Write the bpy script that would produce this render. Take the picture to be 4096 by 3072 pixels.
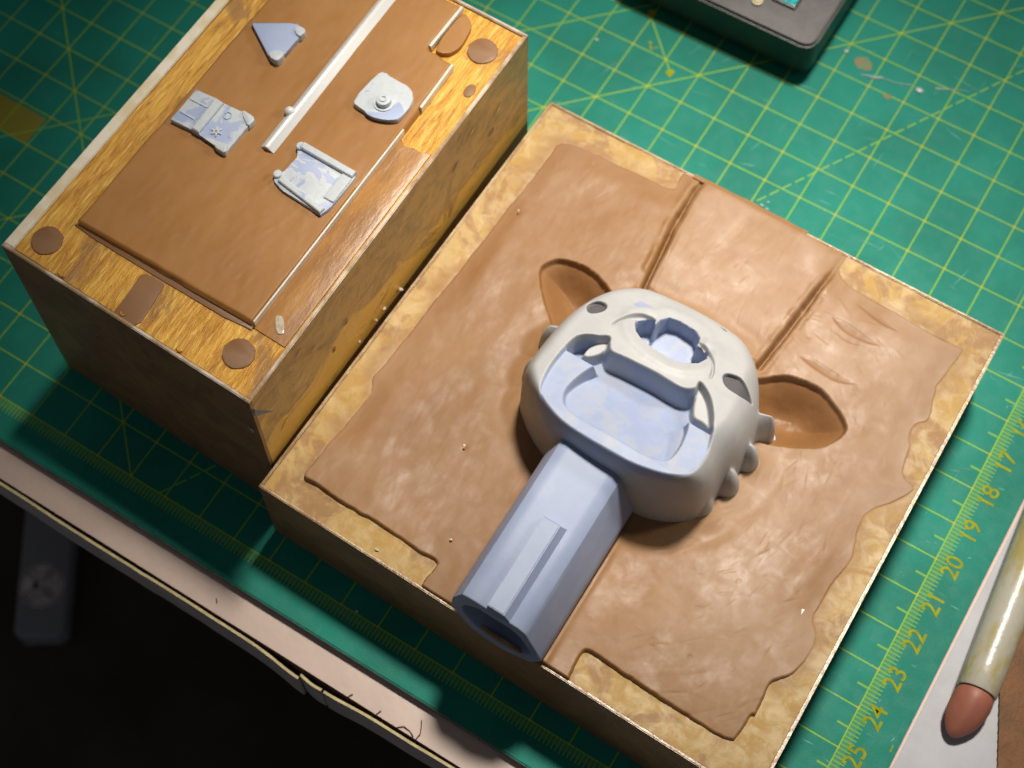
import bpy, bmesh, math, random
import numpy as np
from mathutils import Matrix, Vector

for o in list(bpy.data.objects): bpy.data.objects.remove(o)
scene = bpy.context.scene
COL = scene.collection
U = 0.01                      # everything below is written in centimetres
random.seed(7)

# ------------------------------------------------------------------ camera
cam_d = bpy.data.cameras.new("camera")
cam = bpy.data.objects.new("camera", cam_d); COL.objects.link(cam)
RIGHT = Vector((0.849089, 0.527821, -0.021288)); DOWN = Vector((0.459305, -0.757576, -0.463808)); FWD = Vector((-0.260935, 0.384037, -0.885680))
CPOS = Vector((-1.564464, -35.749613, 37.020210))
m = Matrix((RIGHT, -DOWN, -FWD)).transposed().to_4x4()
m.translation = CPOS * U
cam.matrix_world = m
cam_d.sensor_width = 36.0; cam_d.sensor_fit = 'HORIZONTAL'
cam_d.lens = 6733.93 / 4096 * 36.0
cam_d.shift_x = (2048 - 1916.38) / 4096
cam_d.shift_y = -(1536 - 1190.87) / 4096
cam_d.clip_start = 0.01; cam_d.clip_end = 50
cam_d.dof.use_dof = True
cam_d.dof.focus_distance = (Vector((-6.2, -22.3, 5.0)) - CPOS).dot(FWD) * U
cam_d.dof.aperture_fstop = 19.0
scene.camera = cam

# ------------------------------------------------------------------ world and lamps
wd = bpy.data.worlds.new("World"); scene.world = wd; wd.use_nodes = True
bg = wd.node_tree.nodes["Background"]
bg.inputs[0].default_value = (0.92, 0.93, 1.0, 1); bg.inputs[1].default_value = 0.08
def lamp(name, loc, target, power, radius, cone, blend, col):
    d = bpy.data.lights.new(name, 'SPOT'); d.energy = power; d.shadow_soft_size = radius * U
    d.spot_size = math.radians(cone); d.spot_blend = blend; d.color = col
    o = bpy.data.objects.new(name, d); COL.objects.link(o)
    o.location = Vector(loc) * U
    o.rotation_euler = (Vector(target) - Vector(loc)).to_track_quat('-Z', 'Y').to_euler()
    return o
lamp("ceiling_lamp", (-13.0, 20.0, 120), (-7.0, -17.8, 2), 112.0, 8.5, 15.4, 1.0, (1.0, 0.92, 0.82))
lamp("side_fill", (20, 5.0, 32), (-11.5, -21.0, 4), 4.2, 4.0, 26, 1.0, (1.0, 0.92, 0.82))  # added fill spot, brightens the tall mould's right wall

vs = scene.view_settings
vs.view_transform = 'Standard'; vs.look = 'None'; vs.exposure = 0.0; vs.gamma = 1.0
scene.display_settings.display_device = 'sRGB'
scene.render.engine = 'CYCLES'
scene.render.resolution_x = 1024; scene.render.resolution_y = 768

# ------------------------------------------------------------------ traced outlines, in cm on the bench
D = {'bar': [(-16.626, -21.694), (-16.332, -21.666), (-16.664, -17.159), (-16.324, -16.955), (-16.567, -20.716)],
 'bluespot': [(-8.17, -20.118), (-8.123, -20.003), (-8.066, -19.904), (-7.901, -19.933), (-7.69, -19.977), (-7.884, -20.03), (-8.041, -20.147)],
 'chips': [],
 'clay': [(-12.251, -16.175), (-10.791, -16.108), (-9.298, -16.081), (-9.267, -15.939), (-9.316, -15.605), (-9.222, -15.346), (-8.804, -15.378), (-9.0, -15.0), (-5.9, -15.0),
          (-4.852, -15.541), (-4.911, -15.807), (-4.883, -16.057), (-4.585, -16.216), (-4.244, -16.273), (-3.933, -16.272), (-3.462, -16.285), (-2.981, -16.326), (-2.345, -16.38),
          (-1.898, -16.364), (-1.647, -16.32), (-1.605, -16.547), (-1.665, -16.943), (-1.741, -17.629), (-1.737, -17.443), (-1.69, -17.803), (-1.573, -18.187), (-1.555, -18.419),
          (-1.772, -18.655), (-1.761, -18.993), (-1.618, -19.111), (-1.583, -19.499), (-1.516, -19.829), (-1.248, -19.9), (-1.113, -20.035), (-1.338, -20.454), (-1.77, -21.015),
          (-1.782, -21.35), (-1.691, -21.718), (-1.553, -22.18), (-1.695, -22.713), (-1.698, -23.241), (-1.728, -23.695), (-1.5, -23.924), (-1.427, -24.185), (-1.416, -24.543),
          (-1.534, -25.035), (-1.842, -25.314), (-1.846, -25.525), (-1.82, -25.954), (-1.773, -26.422), (-1.867, -26.083), (-1.892, -26.626), (-1.936, -26.915), (-3.203, -26.875),
          (-4.081, -26.849), (-5.144, -26.777), (-5.418, -26.762), (-5.449, -26.964), (-5.418, -27.218), (-5.362, -27.515), (-5.3, -28.2), (-9.2, -28.2), (-9.076, -27.479),
          (-9.097, -27.205), (-9.05, -26.889), (-9.062, -26.773), (-9.383, -26.809), (-10.008, -26.769), (-10.677, -26.719), (-11.29, -26.763), (-12.051, -26.693),
          (-12.317, -26.687), (-12.567, -26.705), (-12.626, -26.572), (-12.599, -26.18), (-12.568, -25.646), (-12.52, -25.13), (-12.492, -24.481), (-12.501, -24.167),
          (-12.701, -23.866), (-12.598, -23.515), (-12.57, -22.844), (-12.534, -22.381), (-12.519, -21.777), (-12.515, -21.362), (-12.45, -20.716), (-12.423, -19.892),
          (-12.377, -19.084), (-12.379, -18.411), (-12.333, -18.312), (-12.298, -17.689), (-12.277, -16.862)],
 'dents': [(-9.951, -24.247), (-9.048, -26.224), (-3.519, -25.789), (-12.032, -18.534)],
 'dotr': [(-19.594, -26.092), (-19.0, -25.733), (-14.243, -17.124), (-13.642, -16.764)],
 'dots': [(-19.297, -25.912), (-14.233, -25.965), (-13.943, -16.944)],
 'ear1': [(-10.705, -19.796), (-10.816, -19.508), (-10.641, -19.174), (-10.25, -18.995), (-9.687, -19.009), (-9.164, -19.214), (-8.849, -19.512), (-9.062, -20.194),
          (-9.391, -20.668), (-9.591, -20.884), (-9.947, -20.593), (-10.395, -20.17)],
 'ear2': [(-5.451, -19.884), (-5.073, -19.284), (-4.64, -19.007), (-3.992, -18.931), (-3.42, -19.172), (-3.084, -19.422), (-3.021, -19.641), (-3.139, -19.968), (-3.376, -20.278),
          (-3.862, -20.536), (-4.502, -20.825), (-4.907, -20.918)],
 'eyeB': [(-6.356, -19.417), (-6.314, -19.391), (-6.23, -19.426), (-6.195, -19.477), (-6.257, -19.464)],
 'eyeL': [(-8.979, -20.738), (-8.97, -20.603), (-8.854, -20.476), (-8.68, -20.449), (-8.588, -20.544), (-8.608, -20.706), (-8.742, -20.865), (-8.864, -20.883)],
 'eyeR': [(-5.661, -20.79), (-5.675, -20.683), (-5.581, -20.589), (-5.354, -20.541), (-5.084, -20.644), (-4.912, -20.783), (-4.974, -20.854), (-5.164, -20.969), (-5.372, -20.982),
          (-5.546, -20.925)],
 'groove1': [(-8.737, -15.398), (-8.788, -15.878), (-8.751, -16.961), (-8.638, -17.832), (-8.536, -18.735)],
 'groove2': [(-4.929, -15.559), (-5.094, -16.607), (-5.231, -18.074), (-5.364, -19.167)],
 'head': [(-9.409, -22.791), (-9.151, -23.057), (-8.839, -23.287), (-8.395, -23.515), (-7.9, -23.66), (-7.2, -23.72), (-6.5, -23.72), (-6.0, -23.637), (-5.433, -23.47),
          (-4.95, -23.155), (-4.682, -22.911), (-4.653, -22.694), (-4.725, -22.458), (-4.519, -22.332), (-4.38, -22.046), (-4.483, -21.744), (-4.297, -21.509), (-4.253, -21.278),
          (-4.392, -21.116), (-4.618, -20.964), (-4.404, -20.668), (-4.349, -20.384), (-4.475, -20.21), (-4.802, -20.114), (-5.032, -19.957), (-5.25, -19.75), (-5.5, -19.35),
          (-5.95, -19.1), (-6.8, -18.98), (-7.7, -19.02), (-8.35, -19.15), (-8.85, -19.55), (-9.2, -20.15), (-9.723, -21.029), (-9.824, -21.223), (-9.684, -21.49),
          (-9.487, -21.589), (-9.694, -21.802), (-9.707, -22.027), (-9.603, -22.18), (-9.427, -22.245), (-9.427, -22.503)],
 'lipcutL': [(-8.262, -20.969), (-8.233, -20.761), (-8.047, -20.437), (-7.854, -20.256), (-7.626, -20.203), (-7.541, -20.257), (-7.723, -20.292), (-7.902, -20.498),
             (-8.095, -20.678), (-8.179, -20.855)],
 'lipcutR': [(-6.542, -20.217), (-6.333, -20.236), (-6.073, -20.451), (-5.897, -20.713), (-5.852, -20.93), (-5.889, -20.994), (-5.954, -20.707), (-6.128, -20.484),
             (-6.353, -20.332)],
 'mouth': [(-8.69, -23.194), (-8.479, -23.425), (-8.007, -23.612), (-7.529, -23.634), (-7.063, -23.642), (-6.505, -23.63), (-6.044, -23.579), (-5.677, -23.489), (-5.376, -23.344),
           (-5.146, -23.07), (-5.083, -22.61), (-5.18, -22.203), (-5.294, -21.96), (-5.498, -21.611), (-5.752, -21.367), (-5.994, -21.213), (-6.03, -21.376), (-6.27, -21.521),
           (-6.891, -21.495), (-7.563, -21.517), (-7.91, -21.543), (-8.056, -21.384), (-8.257, -21.32), (-8.673, -21.552), (-8.801, -21.961), (-8.839, -22.517),
           (-8.787, -22.972)],
 'nose': [(-7.864, -20.592), (-7.88, -20.433), (-7.733, -20.268), (-7.572, -20.225), (-7.507, -20.376), (-7.476, -20.167), (-7.353, -19.957), (-7.128, -19.9), (-6.722, -19.941),
          (-6.56, -20.074), (-6.527, -20.2), (-6.517, -20.319), (-6.246, -20.321), (-6.172, -20.524), (-6.264, -20.753), (-6.518, -20.948), (-6.808, -21.013), (-7.226, -20.978),
          (-7.575, -20.878), (-7.744, -20.772)],
 'pA': [(-18.723, -19.146), (-17.943, -18.739), (-17.821, -18.645), (-17.585, -18.665), (-17.508, -18.728), (-17.546, -18.943), (-17.556, -19.149), (-17.587, -19.445),
        (-17.574, -19.537), (-17.596, -19.747), (-17.849, -19.702)],
 'pAb': [[(-17.789, -18.73), (-17.559, -18.693), (-17.482, -18.755), (-17.518, -18.949), (-17.702, -18.879)],
         [(-17.865, -19.595), (-17.605, -19.458), (-17.534, -19.535), (-17.57, -19.773), (-17.823, -19.728)]],
 'pB': [(-18.71, -21.256), (-18.218, -21.231), (-17.999, -21.252), (-17.492, -21.254), (-17.505, -21.166), (-17.201, -21.192), (-17.121, -21.258), (-17.157, -21.488),
        (-17.16, -21.81), (-17.172, -22.302), (-17.461, -22.271), (-17.519, -22.214), (-18.137, -22.173), (-18.723, -22.204)],
 'pBflower': [(-17.658, -21.941), (-17.541, -21.871)],
 'pBhole': [(-17.34, -21.919)],
 'pBline': [(-18.662, -21.538), (-18.196, -21.526), (-18.654, -21.916), (-18.258, -21.925)],
 'pBridge': [(-18.179, -21.247), (-17.939, -21.275), (-17.945, -22.19), (-18.152, -22.183)],
 'pBring': [(-17.695, -21.472), (-17.621, -21.427)],
 'pBtabs': [[(-17.455, -21.27), (-17.467, -21.183), (-17.176, -21.216), (-17.096, -21.282), (-17.141, -21.498)],
            [(-17.505, -22.243), (-17.329, -22.118), (-17.227, -22.075), (-17.146, -22.324), (-17.435, -22.293)]],
 'pC': [(-15.479, -18.749), (-15.291, -18.734), (-15.132, -18.775), (-14.666, -18.785), (-14.567, -18.861), (-14.463, -18.972), (-14.391, -19.158), (-14.42, -19.613),
        (-14.478, -19.674), (-14.913, -19.853), (-15.273, -19.804), (-15.52, -19.78), (-15.564, -19.615), (-15.517, -19.142)],
 'pCblue': [(-15.242, -19.843), (-14.892, -19.879), (-14.437, -19.681), (-14.398, -19.392), (-14.694, -19.189), (-14.709, -19.465), (-14.748, -19.603), (-14.982, -19.743)],
 'pCbutton': [(-14.954, -19.37), (-14.768, -19.257)],
 'pD': [(-15.886, -21.434), (-15.926, -21.328), (-15.865, -21.228), (-15.629, -21.261), (-14.516, -21.18), (-14.463, -21.258), (-14.43, -21.366), (-14.471, -22.198),
        (-14.481, -22.276), (-14.551, -22.479), (-15.554, -22.402), (-15.705, -22.372), (-15.886, -22.3), (-15.942, -22.15), (-15.907, -22.038), (-15.806, -21.995),
        (-15.772, -21.551)],
 'pDfloor': [(-15.713, -21.423), (-14.75, -21.358), (-14.76, -21.583), (-14.731, -22.146), (-15.68, -22.175)],
 'pDstrip': [(-15.695, -22.329), (-14.504, -22.187), (-14.535, -22.493), (-15.532, -22.423)],
 'patch': [(-17.085, -25.454), (-16.501, -25.447), (-16.466, -25.667), (-16.372, -26.563), (-17.033, -26.592), (-17.025, -26.178)],
 'pit': [(-8.231, -22.996), (-8.081, -23.145), (-7.691, -23.225), (-6.795, -23.23), (-6.253, -23.251), (-5.9, -23.19), (-5.717, -23.079), (-5.656, -22.809), (-5.684, -22.436),
         (-5.779, -22.101), (-6.002, -21.919), (-6.637, -21.865), (-7.376, -21.83), (-7.874, -21.847), (-8.072, -22.009), (-8.21, -22.337), (-8.294, -22.753)],
 'pocketL': [(-8.491, -21.728), (-8.454, -21.54), (-8.308, -21.347), (-8.144, -21.248), (-8.065, -21.387), (-8.121, -21.607), (-8.303, -21.8), (-8.451, -21.828)],
 'pocketR': [(-5.999, -21.175), (-5.713, -21.344), (-5.492, -21.609), (-5.338, -21.911), (-5.56, -21.888), (-5.784, -21.866), (-5.927, -21.634), (-5.988, -21.391)],
 'scrapes': [[(-4.569, -17.193), (-4.205, -17.109), (-3.443, -17.26), (-3.25, -17.306), (-3.584, -17.441), (-4.165, -17.427)],
             [(-4.554, -17.458), (-3.885, -17.529), (-3.466, -17.45), (-3.948, -17.635)],
             [(-4.731, -18.488), (-4.412, -18.321), (-3.681, -18.411), (-3.276, -18.429), (-3.678, -18.648), (-4.258, -18.628)],
             [(-4.209, -16.628), (-3.889, -16.573), (-3.18, -16.734), (-3.042, -16.786), (-3.531, -16.837)]],
 'sheet': [(-18.97, -25.264), (-14.33, -25.298), (-14.301, -23.553), (-14.264, -21.826), (-14.236, -19.669), (-14.221, -19.089), (-14.245, -17.666), (-14.961, -17.58),
           (-14.909, -16.825), (-14.928, -16.185)],
 'sheetleft': [(-19.066, -24.624), (-18.935, -22.119), (-18.973, -20.862), (-18.876, -18.838), (-18.848, -18.287)],
 'skim': [(-14.368, -25.28), (-13.494, -25.318), (-13.351, -19.797), (-13.629, -19.965), (-13.879, -19.928), (-14.082, -20.014), (-14.241, -19.845)],
 'strip1': [(-14.288, -25.332), (-14.252, -25.092), (-14.246, -23.059), (-14.223, -21.871), (-14.196, -20.951), (-14.184, -19.714)],
 'strip2': [(-14.168, -19.136), (-14.177, -18.488), (-14.183, -17.731)],
 'strip3': [(-14.917, -17.639), (-14.869, -16.3)],
 'tag': [(-14.078, -24.893), (-14.004, -24.798), (-13.88, -24.84), (-13.679, -25.105), (-13.74, -25.175), (-13.83, -25.18)],
 'tongue': [(-14.877, -17.529), (-14.863, -16.289), (-14.651, -16.387), (-14.468, -16.521), (-14.405, -16.886), (-14.379, -17.191), (-14.504, -17.465), (-14.69, -17.537)]}

# ------------------------------------------------------------------ helpers
def smooth(a, b, x):
    t = np.clip((x - a) / (b - a), 0, 1); return t * t * (3 - 2 * t)
def _h(ix, iy, s):
    n = (ix.astype(np.int64) * 374761393 + iy.astype(np.int64) * 668265263 + s * 982451653) & 0x7fffffff
    n = ((n ^ (n >> 13)) * 1274126177) & 0x7fffffff
    return ((n ^ (n >> 16)) & 0xffff) / 65535.0
def vnoise(x, y, s=0):
    ix = np.floor(x); iy = np.floor(y); fx = x - ix; fy = y - iy
    fx = fx * fx * fx * (fx * (fx * 6 - 15) + 10); fy = fy * fy * fy * (fy * (fy * 6 - 15) + 10)
    a = _h(ix, iy, s); b = _h(ix + 1, iy, s); c = _h(ix, iy + 1, s); d = _h(ix + 1, iy + 1, s)
    return (a * (1 - fx) + b * fx) * (1 - fy) + (c * (1 - fx) + d * fx) * fy - 0.5
def fbm(x, y, s=0, o=4):
    r = 0; a = 1.0
    for k in range(o):
        r = r + a * vnoise(x * 2 ** k, y * 2 ** k, s + k); a *= 0.5
    return r
def spline(poly, n=6):
    P = np.array(poly, float); out = []
    L = len(P)
    for i in range(L):
        p0, p1, p2, p3 = P[i - 1], P[i], P[(i + 1) % L], P[(i + 2) % L]
        for k in range(n):
            t = k / n
            out.append(0.5 * ((2 * p1) + (-p0 + p2) * t + (2 * p0 - 5 * p1 + 4 * p2 - p3) * t * t + (-p0 + 3 * p1 - 3 * p2 + p3) * t ** 3))
    return np.array(out)
def chaikin(poly, n=2, q=0.25):
    P = np.array(poly, float)
    for _ in range(n):
        N = np.roll(P, -1, axis=0)
        P = np.stack([(1 - q) * P + q * N, q * P + (1 - q) * N], 1).reshape(-1, P.shape[1])
    return P
def sdf(poly, X, Y):                      # positive inside
    P = np.array(poly, float); A = P; B = np.roll(P, -1, axis=0)
    d2 = np.full(X.shape, 1e9); ins = np.zeros(X.shape, bool)
    for (ax, ay), (bx, by) in zip(A, B):
        ex, ey = bx - ax, by - ay; wx, wy = X - ax, Y - ay
        t = np.clip((wx * ex + wy * ey) / (ex * ex + ey * ey + 1e-12), 0, 1)
        d2 = np.minimum(d2, (wx - t * ex) ** 2 + (wy - t * ey) ** 2)
        if ay != by:
            c = ((ay > Y) != (by > Y)) & (X < (bx - ax) * (Y - ay) / (by - ay) + ax)
            ins ^= c
    d = np.sqrt(d2); return np.where(ins, d, -d)
def seg(line, X, Y):                      # distance to an open polyline
    d2 = np.full(X.shape, 1e9)
    for (ax, ay), (bx, by) in zip(line[:-1], line[1:]):
        ex, ey = bx - ax, by - ay; wx, wy = X - ax, Y - ay
        t = np.clip((wx * ex + wy * ey) / (ex * ex + ey * ey + 1e-12), 0, 1)
        d2 = np.minimum(d2, (wx - t * ex) ** 2 + (wy - t * ey) ** 2)
    return np.sqrt(d2)

def thing(name, label, cat, loc, group=None):
    o = bpy.data.objects.new(name, None); COL.objects.link(o)
    o.location = Vector(loc) * U; o.empty_display_size = 0.01
    o["label"] = label; o["category"] = cat
    if group: o["group"] = group
    return o
def tag(o, label, cat, group=None, kind=None):
    if label: o["label"] = label
    if cat: o["category"] = cat
    if group: o["group"] = group
    if kind: o["kind"] = kind
    return o
def origin(o):
    p = Vector((0, 0, 0))
    while o is not None:
        p += Vector(o.location) / U; o = o.parent
    return p
def mobj(name, verts, faces, mats, parent=None, loc=None, smooth_shade=False, fmat=None, auto=None):
    """verts in cm in the world; a part is stored relative to its parent, a thing relative to loc"""
    o0 = origin(parent) if parent is not None else Vector(loc if loc is not None else (0, 0, 0))
    V = (np.array(verts, float) - np.array(o0)) * U
    me = bpy.data.meshes.new(name); me.from_pydata(V.tolist(), [], faces); me.update()
    if not isinstance(mats, (list, tuple)): mats = [mats]
    for mm in mats: me.materials.append(mm)
    if fmat is not None: me.polygons.foreach_set('material_index', fmat)
    if smooth_shade: me.polygons.foreach_set('use_smooth', [True] * len(me.polygons))
    o = bpy.data.objects.new(name, me); COL.objects.link(o)
    if parent is not None: o.parent = parent
    else: o.location = o0 * U
    if auto is not None:
        me.polygons.foreach_set('use_smooth', [True] * len(me.polygons)); me.set_sharp_from_angle(angle=math.radians(auto))
    return o
def from_bm(name, bm, mats, parent=None, loc=None, auto=None, fm=None):
    bmesh.ops.recalc_face_normals(bm, faces=bm.faces)
    bm.verts.index_update(); bm.verts.ensure_lookup_table()
    V = [tuple(v.co) for v in bm.verts]; Fc = [[v.index for v in f.verts] for f in bm.faces]
    idx = [fm(f) for f in bm.faces] if fm else None
    bm.free()
    return mobj(name, V, Fc, mats, parent, loc, auto=auto, fmat=idx)
def prism_bm(poly, z0, z1, bevel=0.0, segs=2, tilt=None, top_only=True):
    bm = bmesh.new(); P = [tuple(p) for p in poly]
    ar = sum(P[i][0] * P[(i + 1) % len(P)][1] - P[(i + 1) % len(P)][0] * P[i][1] for i in range(len(P)))
    if ar < 0: P = P[::-1]
    b = [bm.verts.new((x, y, z0)) for x, y in P]
    t = [bm.verts.new((x, y, z1 + (tilt(x, y) if tilt else 0))) for x, y in P]
    bm.faces.new(b[::-1]); bm.faces.new(t); n = len(P)
    for i in range(n): bm.faces.new((b[i], b[(i + 1) % n], t[(i + 1) % n], t[i]))
    if bevel:
        st = set(t)
        ed = [e for e in bm.edges if (e.verts[0] in st and e.verts[1] in st)] if top_only else list(bm.edges)
        bmesh.ops.bevel(bm, geom=ed, offset=bevel, segments=segs, affect='EDGES', profile=0.6, clamp_overlap=True)
    return bm
def prism(name, poly, z0, z1, mat, parent=None, loc=None, bevel=0.0, auto=35, **k):
    return from_bm(name, prism_bm(poly, z0, z1, bevel, **k), mat, parent, loc, auto=auto)
def box_bm(x0, x1, y0, y1, z0, z1, bevel=0.0, segs=2):
    bm = prism_bm([(x0, y0), (x1, y0), (x1, y1), (x0, y1)], z0, z1)
    if bevel: bmesh.ops.bevel(bm, geom=list(bm.edges), offset=bevel, segments=segs, affect='EDGES', profile=0.6)
    return bm
def box(name, x0, x1, y0, y1, z0, z1, mat, parent=None, loc=None, bevel=0.0, segs=2):
    return from_bm(name, box_bm(x0, x1, y0, y1, z0, z1, bevel, segs), mat, parent, loc, auto=35)
def circle(cx, cy, r, n=32, ry=None, rot=0):
    ry = ry or r; c, s = math.cos(rot), math.sin(rot); out = []
    for k in range(n):
        a = 2 * math.pi * k / n; x, y = r * math.cos(a), ry * math.sin(a); out.append((cx + x * c - y * s, cy + x * s + y * c))
    return out
def grid(name, X, Y, Z, keep, mats, parent=None, loc=None, attr=None):
    ny, nx = X.shape
    I = np.arange(ny * nx).reshape(ny, nx)
    q = np.stack([I[:-1, :-1], I[:-1, 1:], I[1:, 1:], I[1:, :-1]], -1).reshape(-1, 4)
    if keep is not None:
        k = keep[:-1, :-1] | keep[:-1, 1:] | keep[1:, 1:] | keep[1:, :-1]
        q = q[k.reshape(-1)]
    used = np.unique(q); remap = -np.ones(ny * nx, int); remap[used] = np.arange(len(used))
    V = np.stack([X.ravel(), Y.ravel(), Z.ravel()], 1)[used]; q = remap[q]
    o = mobj(name, V, q.tolist(), mats, parent, loc, smooth_shade=True)
    if attr is not None:
        for an, av in attr.items():
            a = o.data.attributes.new(an, 'FLOAT', 'POINT'); a.data.foreach_set('value', av.ravel()[used].astype(np.float32))
    return o
def loft(name, rings, mat, parent=None, loc=None, caps=True, auto=40):
    n = len(rings[0]); V = [p for r in rings for p in r]; Fc = []
    for i in range(len(rings) - 1):
        for k in range(n):
            Fc.append((i * n + k, i * n + (k + 1) % n, (i + 1) * n + (k + 1) % n, (i + 1) * n + k))
    if caps:
        Fc.append(tuple(range(n))[::-1]); Fc.append(tuple((len(rings) - 1) * n + k for k in range(n)))
    bm = bmesh.new(); vv = [bm.verts.new(p) for p in V]
    for f in Fc: bm.faces.new([vv[i] for i in f])
    return from_bm(name, bm, mat, parent, loc, auto=auto)
def tube(name, pts, r, mat, parent=None, loc=None, n=8):
    rings = []
    P = [Vector(p) for p in pts]
    for i, p in enumerate(P):
        d = (P[min(i + 1, len(P) - 1)] - P[max(i - 1, 0)]).normalized()
        a = d.cross(Vector((0, 0, 1)));  a = a.normalized() if a.length > 1e-4 else Vector((1, 0, 0)); b = d.cross(a)
        rr = r[i] if isinstance(r, (list, tuple)) else r
        rings.append([tuple(p + a * rr * math.cos(2 * math.pi * k / n) + b * rr * math.sin(2 * math.pi * k / n)) for k in range(n)])
    return loft(name, rings, mat, parent, loc)

# ------------------------------------------------------------------ materials
class N:
    def __init__(s, name):
        s.m = bpy.data.materials.new(name); s.m.use_nodes = True; s.t = s.m.node_tree
        s.b = s.t.nodes["Principled BSDF"]; s.tc = s.t.nodes.new('ShaderNodeTexCoord')
        s.x = s.t.nodes.new('ShaderNodeSeparateXYZ')
        s.v = s.vm(s.tc.outputs['Object'], (100, 100, 100))       # object space in cm
        s.l(s.v, s.x.inputs[0])
        s.X, s.Y, s.Z = s.x.outputs
    def l(s, a, b): s.t.links.new(a, b)
    def put(s, sock, v):
        if hasattr(v, 'node'): s.l(v, sock)
        elif isinstance(v, (tuple, list)) and len(v) == 3 and sock.type == 'RGBA': sock.default_value = (*v, 1)
        else: sock.default_value = v
    def vm(s, v, sc):
        n = s.t.nodes.new('ShaderNodeVectorMath'); n.operation = 'MULTIPLY'; s.put(n.inputs[0], v); n.inputs[1].default_value = sc; return n.outputs[0]
    def ma(s, op, a, b=0.0, c=0.0):
        n = s.t.nodes.new('ShaderNodeMath'); n.operation = op
        for k, q in enumerate((a, b, c)): s.put(n.inputs[k], q)
        return n.outputs[0]
    def noise(s, scale, detail=4, rough=0.55, vec=None, sc=None, dist=0.0):
        n = s.t.nodes.new('ShaderNodeTexNoise'); v = vec if vec is not None else s.v
        if sc: v = s.vm(v, sc)
        s.l(v, n.inputs['Vector']); n.inputs['Scale'].default_value = scale; n.inputs['Detail'].default_value = detail
        n.inputs['Roughness'].default_value = rough; n.inputs['Distortion'].default_value = dist
        return n.outputs['Fac']
    def ramp(s, fac, a, b, lo=0.0, hi=1.0):
        n = s.t.nodes.new('ShaderNodeMapRange'); n.interpolation_type = 'SMOOTHSTEP'
        s.put(n.inputs[0], fac)
        for k, q in ((1, a), (2, b), (3, lo), (4, hi)): s.put(n.inputs[k], q)
        return n.outputs[0]
    def mix(s, f, a, b):
        n = s.t.nodes.new('ShaderNodeMix'); n.data_type = 'RGBA'
        s.put(n.inputs[0], f); s.put(n.inputs[6], a); s.put(n.inputs[7], b); return n.outputs[2]
    def attr(s, name):
        n = s.t.nodes.new('ShaderNodeAttribute'); n.attribute_name = name; return n.outputs['Fac']
    def bump(s, h, dist, strength=1.0, prev=None):
        n = s.t.nodes.new('ShaderNodeBump'); n.inputs['Strength'].default_value = strength; n.inputs['Distance'].default_value = dist * U
        s.put(n.inputs['Height'], h)
        if prev is not None: s.l(prev, n.inputs['Normal'])
        return n.outputs[0]
    def out(s, col, rough=0.5, normal=None, spec=0.5, **kw):
        s.put(s.b.inputs['Base Color'], col); s.put(s.b.inputs['Roughness'], rough); s.put(s.b.inputs['Specular IOR Level'], spec)
        if normal is not None: s.l(normal, s.b.inputs['Normal'])
        for k, v in kw.items(): s.put(s.b.inputs[k.replace('_', ' ')], v)
        return s.m

def clay_mat(name, c1, c2, streak=(1, 1, 1), rough=0.42, bump=0.02, fine=1.0, pale=(0.62, 0.45, 0.34), dust=0.35):
    n = N(name)
    big = n.noise(0.28, 4, 0.5); med = n.noise(0.75, 6, 0.6, sc=streak, dist=0.6); mid = n.noise(2.2, 5, 0.6, dist=0.5)
    s1 = n.noise(3.0, 5, 0.6, sc=(2.6, 0.30, 1), dist=0.5); fin = n.noise(26, 4, 0.6); grit = n.noise(38, 2, 0.6)
    col = n.mix(n.ramp(big, 0.35, 0.65), c1, c2)
    col = n.mix(n.ma('MULTIPLY', n.ramp(med, 0.47, 0.70), dust), col, pale)
    col = n.mix(n.ma('MULTIPLY', n.ma('MULTIPLY', n.ramp(s1, 0.55, 0.75), n.ramp(mid, 0.45, 0.6)), dust * 0.7), col, pale)
    col = n.mix(n.ma('MULTIPLY', n.ramp(grit, 0.745, 0.78), 0.4), col, (0.13, 0.06, 0.03))
    hgt = n.ma('ADD', n.ma('MULTIPLY', mid, 0.35), n.ma('MULTIPLY', fin, 0.05 * fine)); hgt = n.ma('ADD', hgt, n.ma('MULTIPLY', s1, 0.12))
    ro = n.ma('ADD', n.ramp(med, 0.35, 0.65, rough - 0.07, rough + 0.07), n.ramp(mid, 0.3, 0.7, -0.05, 0.06))
    return n.out(col, ro, n.bump(hgt, bump), 0.36)
M_clay = clay_mat('slab_clay', (0.248, 0.122, 0.042), (0.280, 0.144, 0.054), (1, 0.6, 1), 0.51, 0.005, 1.0, pale=(0.40, 0.265, 0.165), dust=0.36)
M_sheet = clay_mat('sheet_clay', (0.335, 0.150, 0.034), (0.385, 0.18, 0.046), (1.2, 0.5, 1), 0.48, 0.008, 0.7, pale=(0.48, 0.26, 0.09), dust=0.22)
M_cavity = clay_mat('cavity_clay', (0.36, 0.165, 0.05), (0.42, 0.20, 0.07), (1, 1, 1), 0.42, 0.02)
M_plug = clay_mat('plug_clay', (0.215, 0.105, 0.042), (0.26, 0.13, 0.055), (1, 1, 1), 0.5, 0.010, 0.6, pale=(.36,.2,.08), dust=.2)

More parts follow.
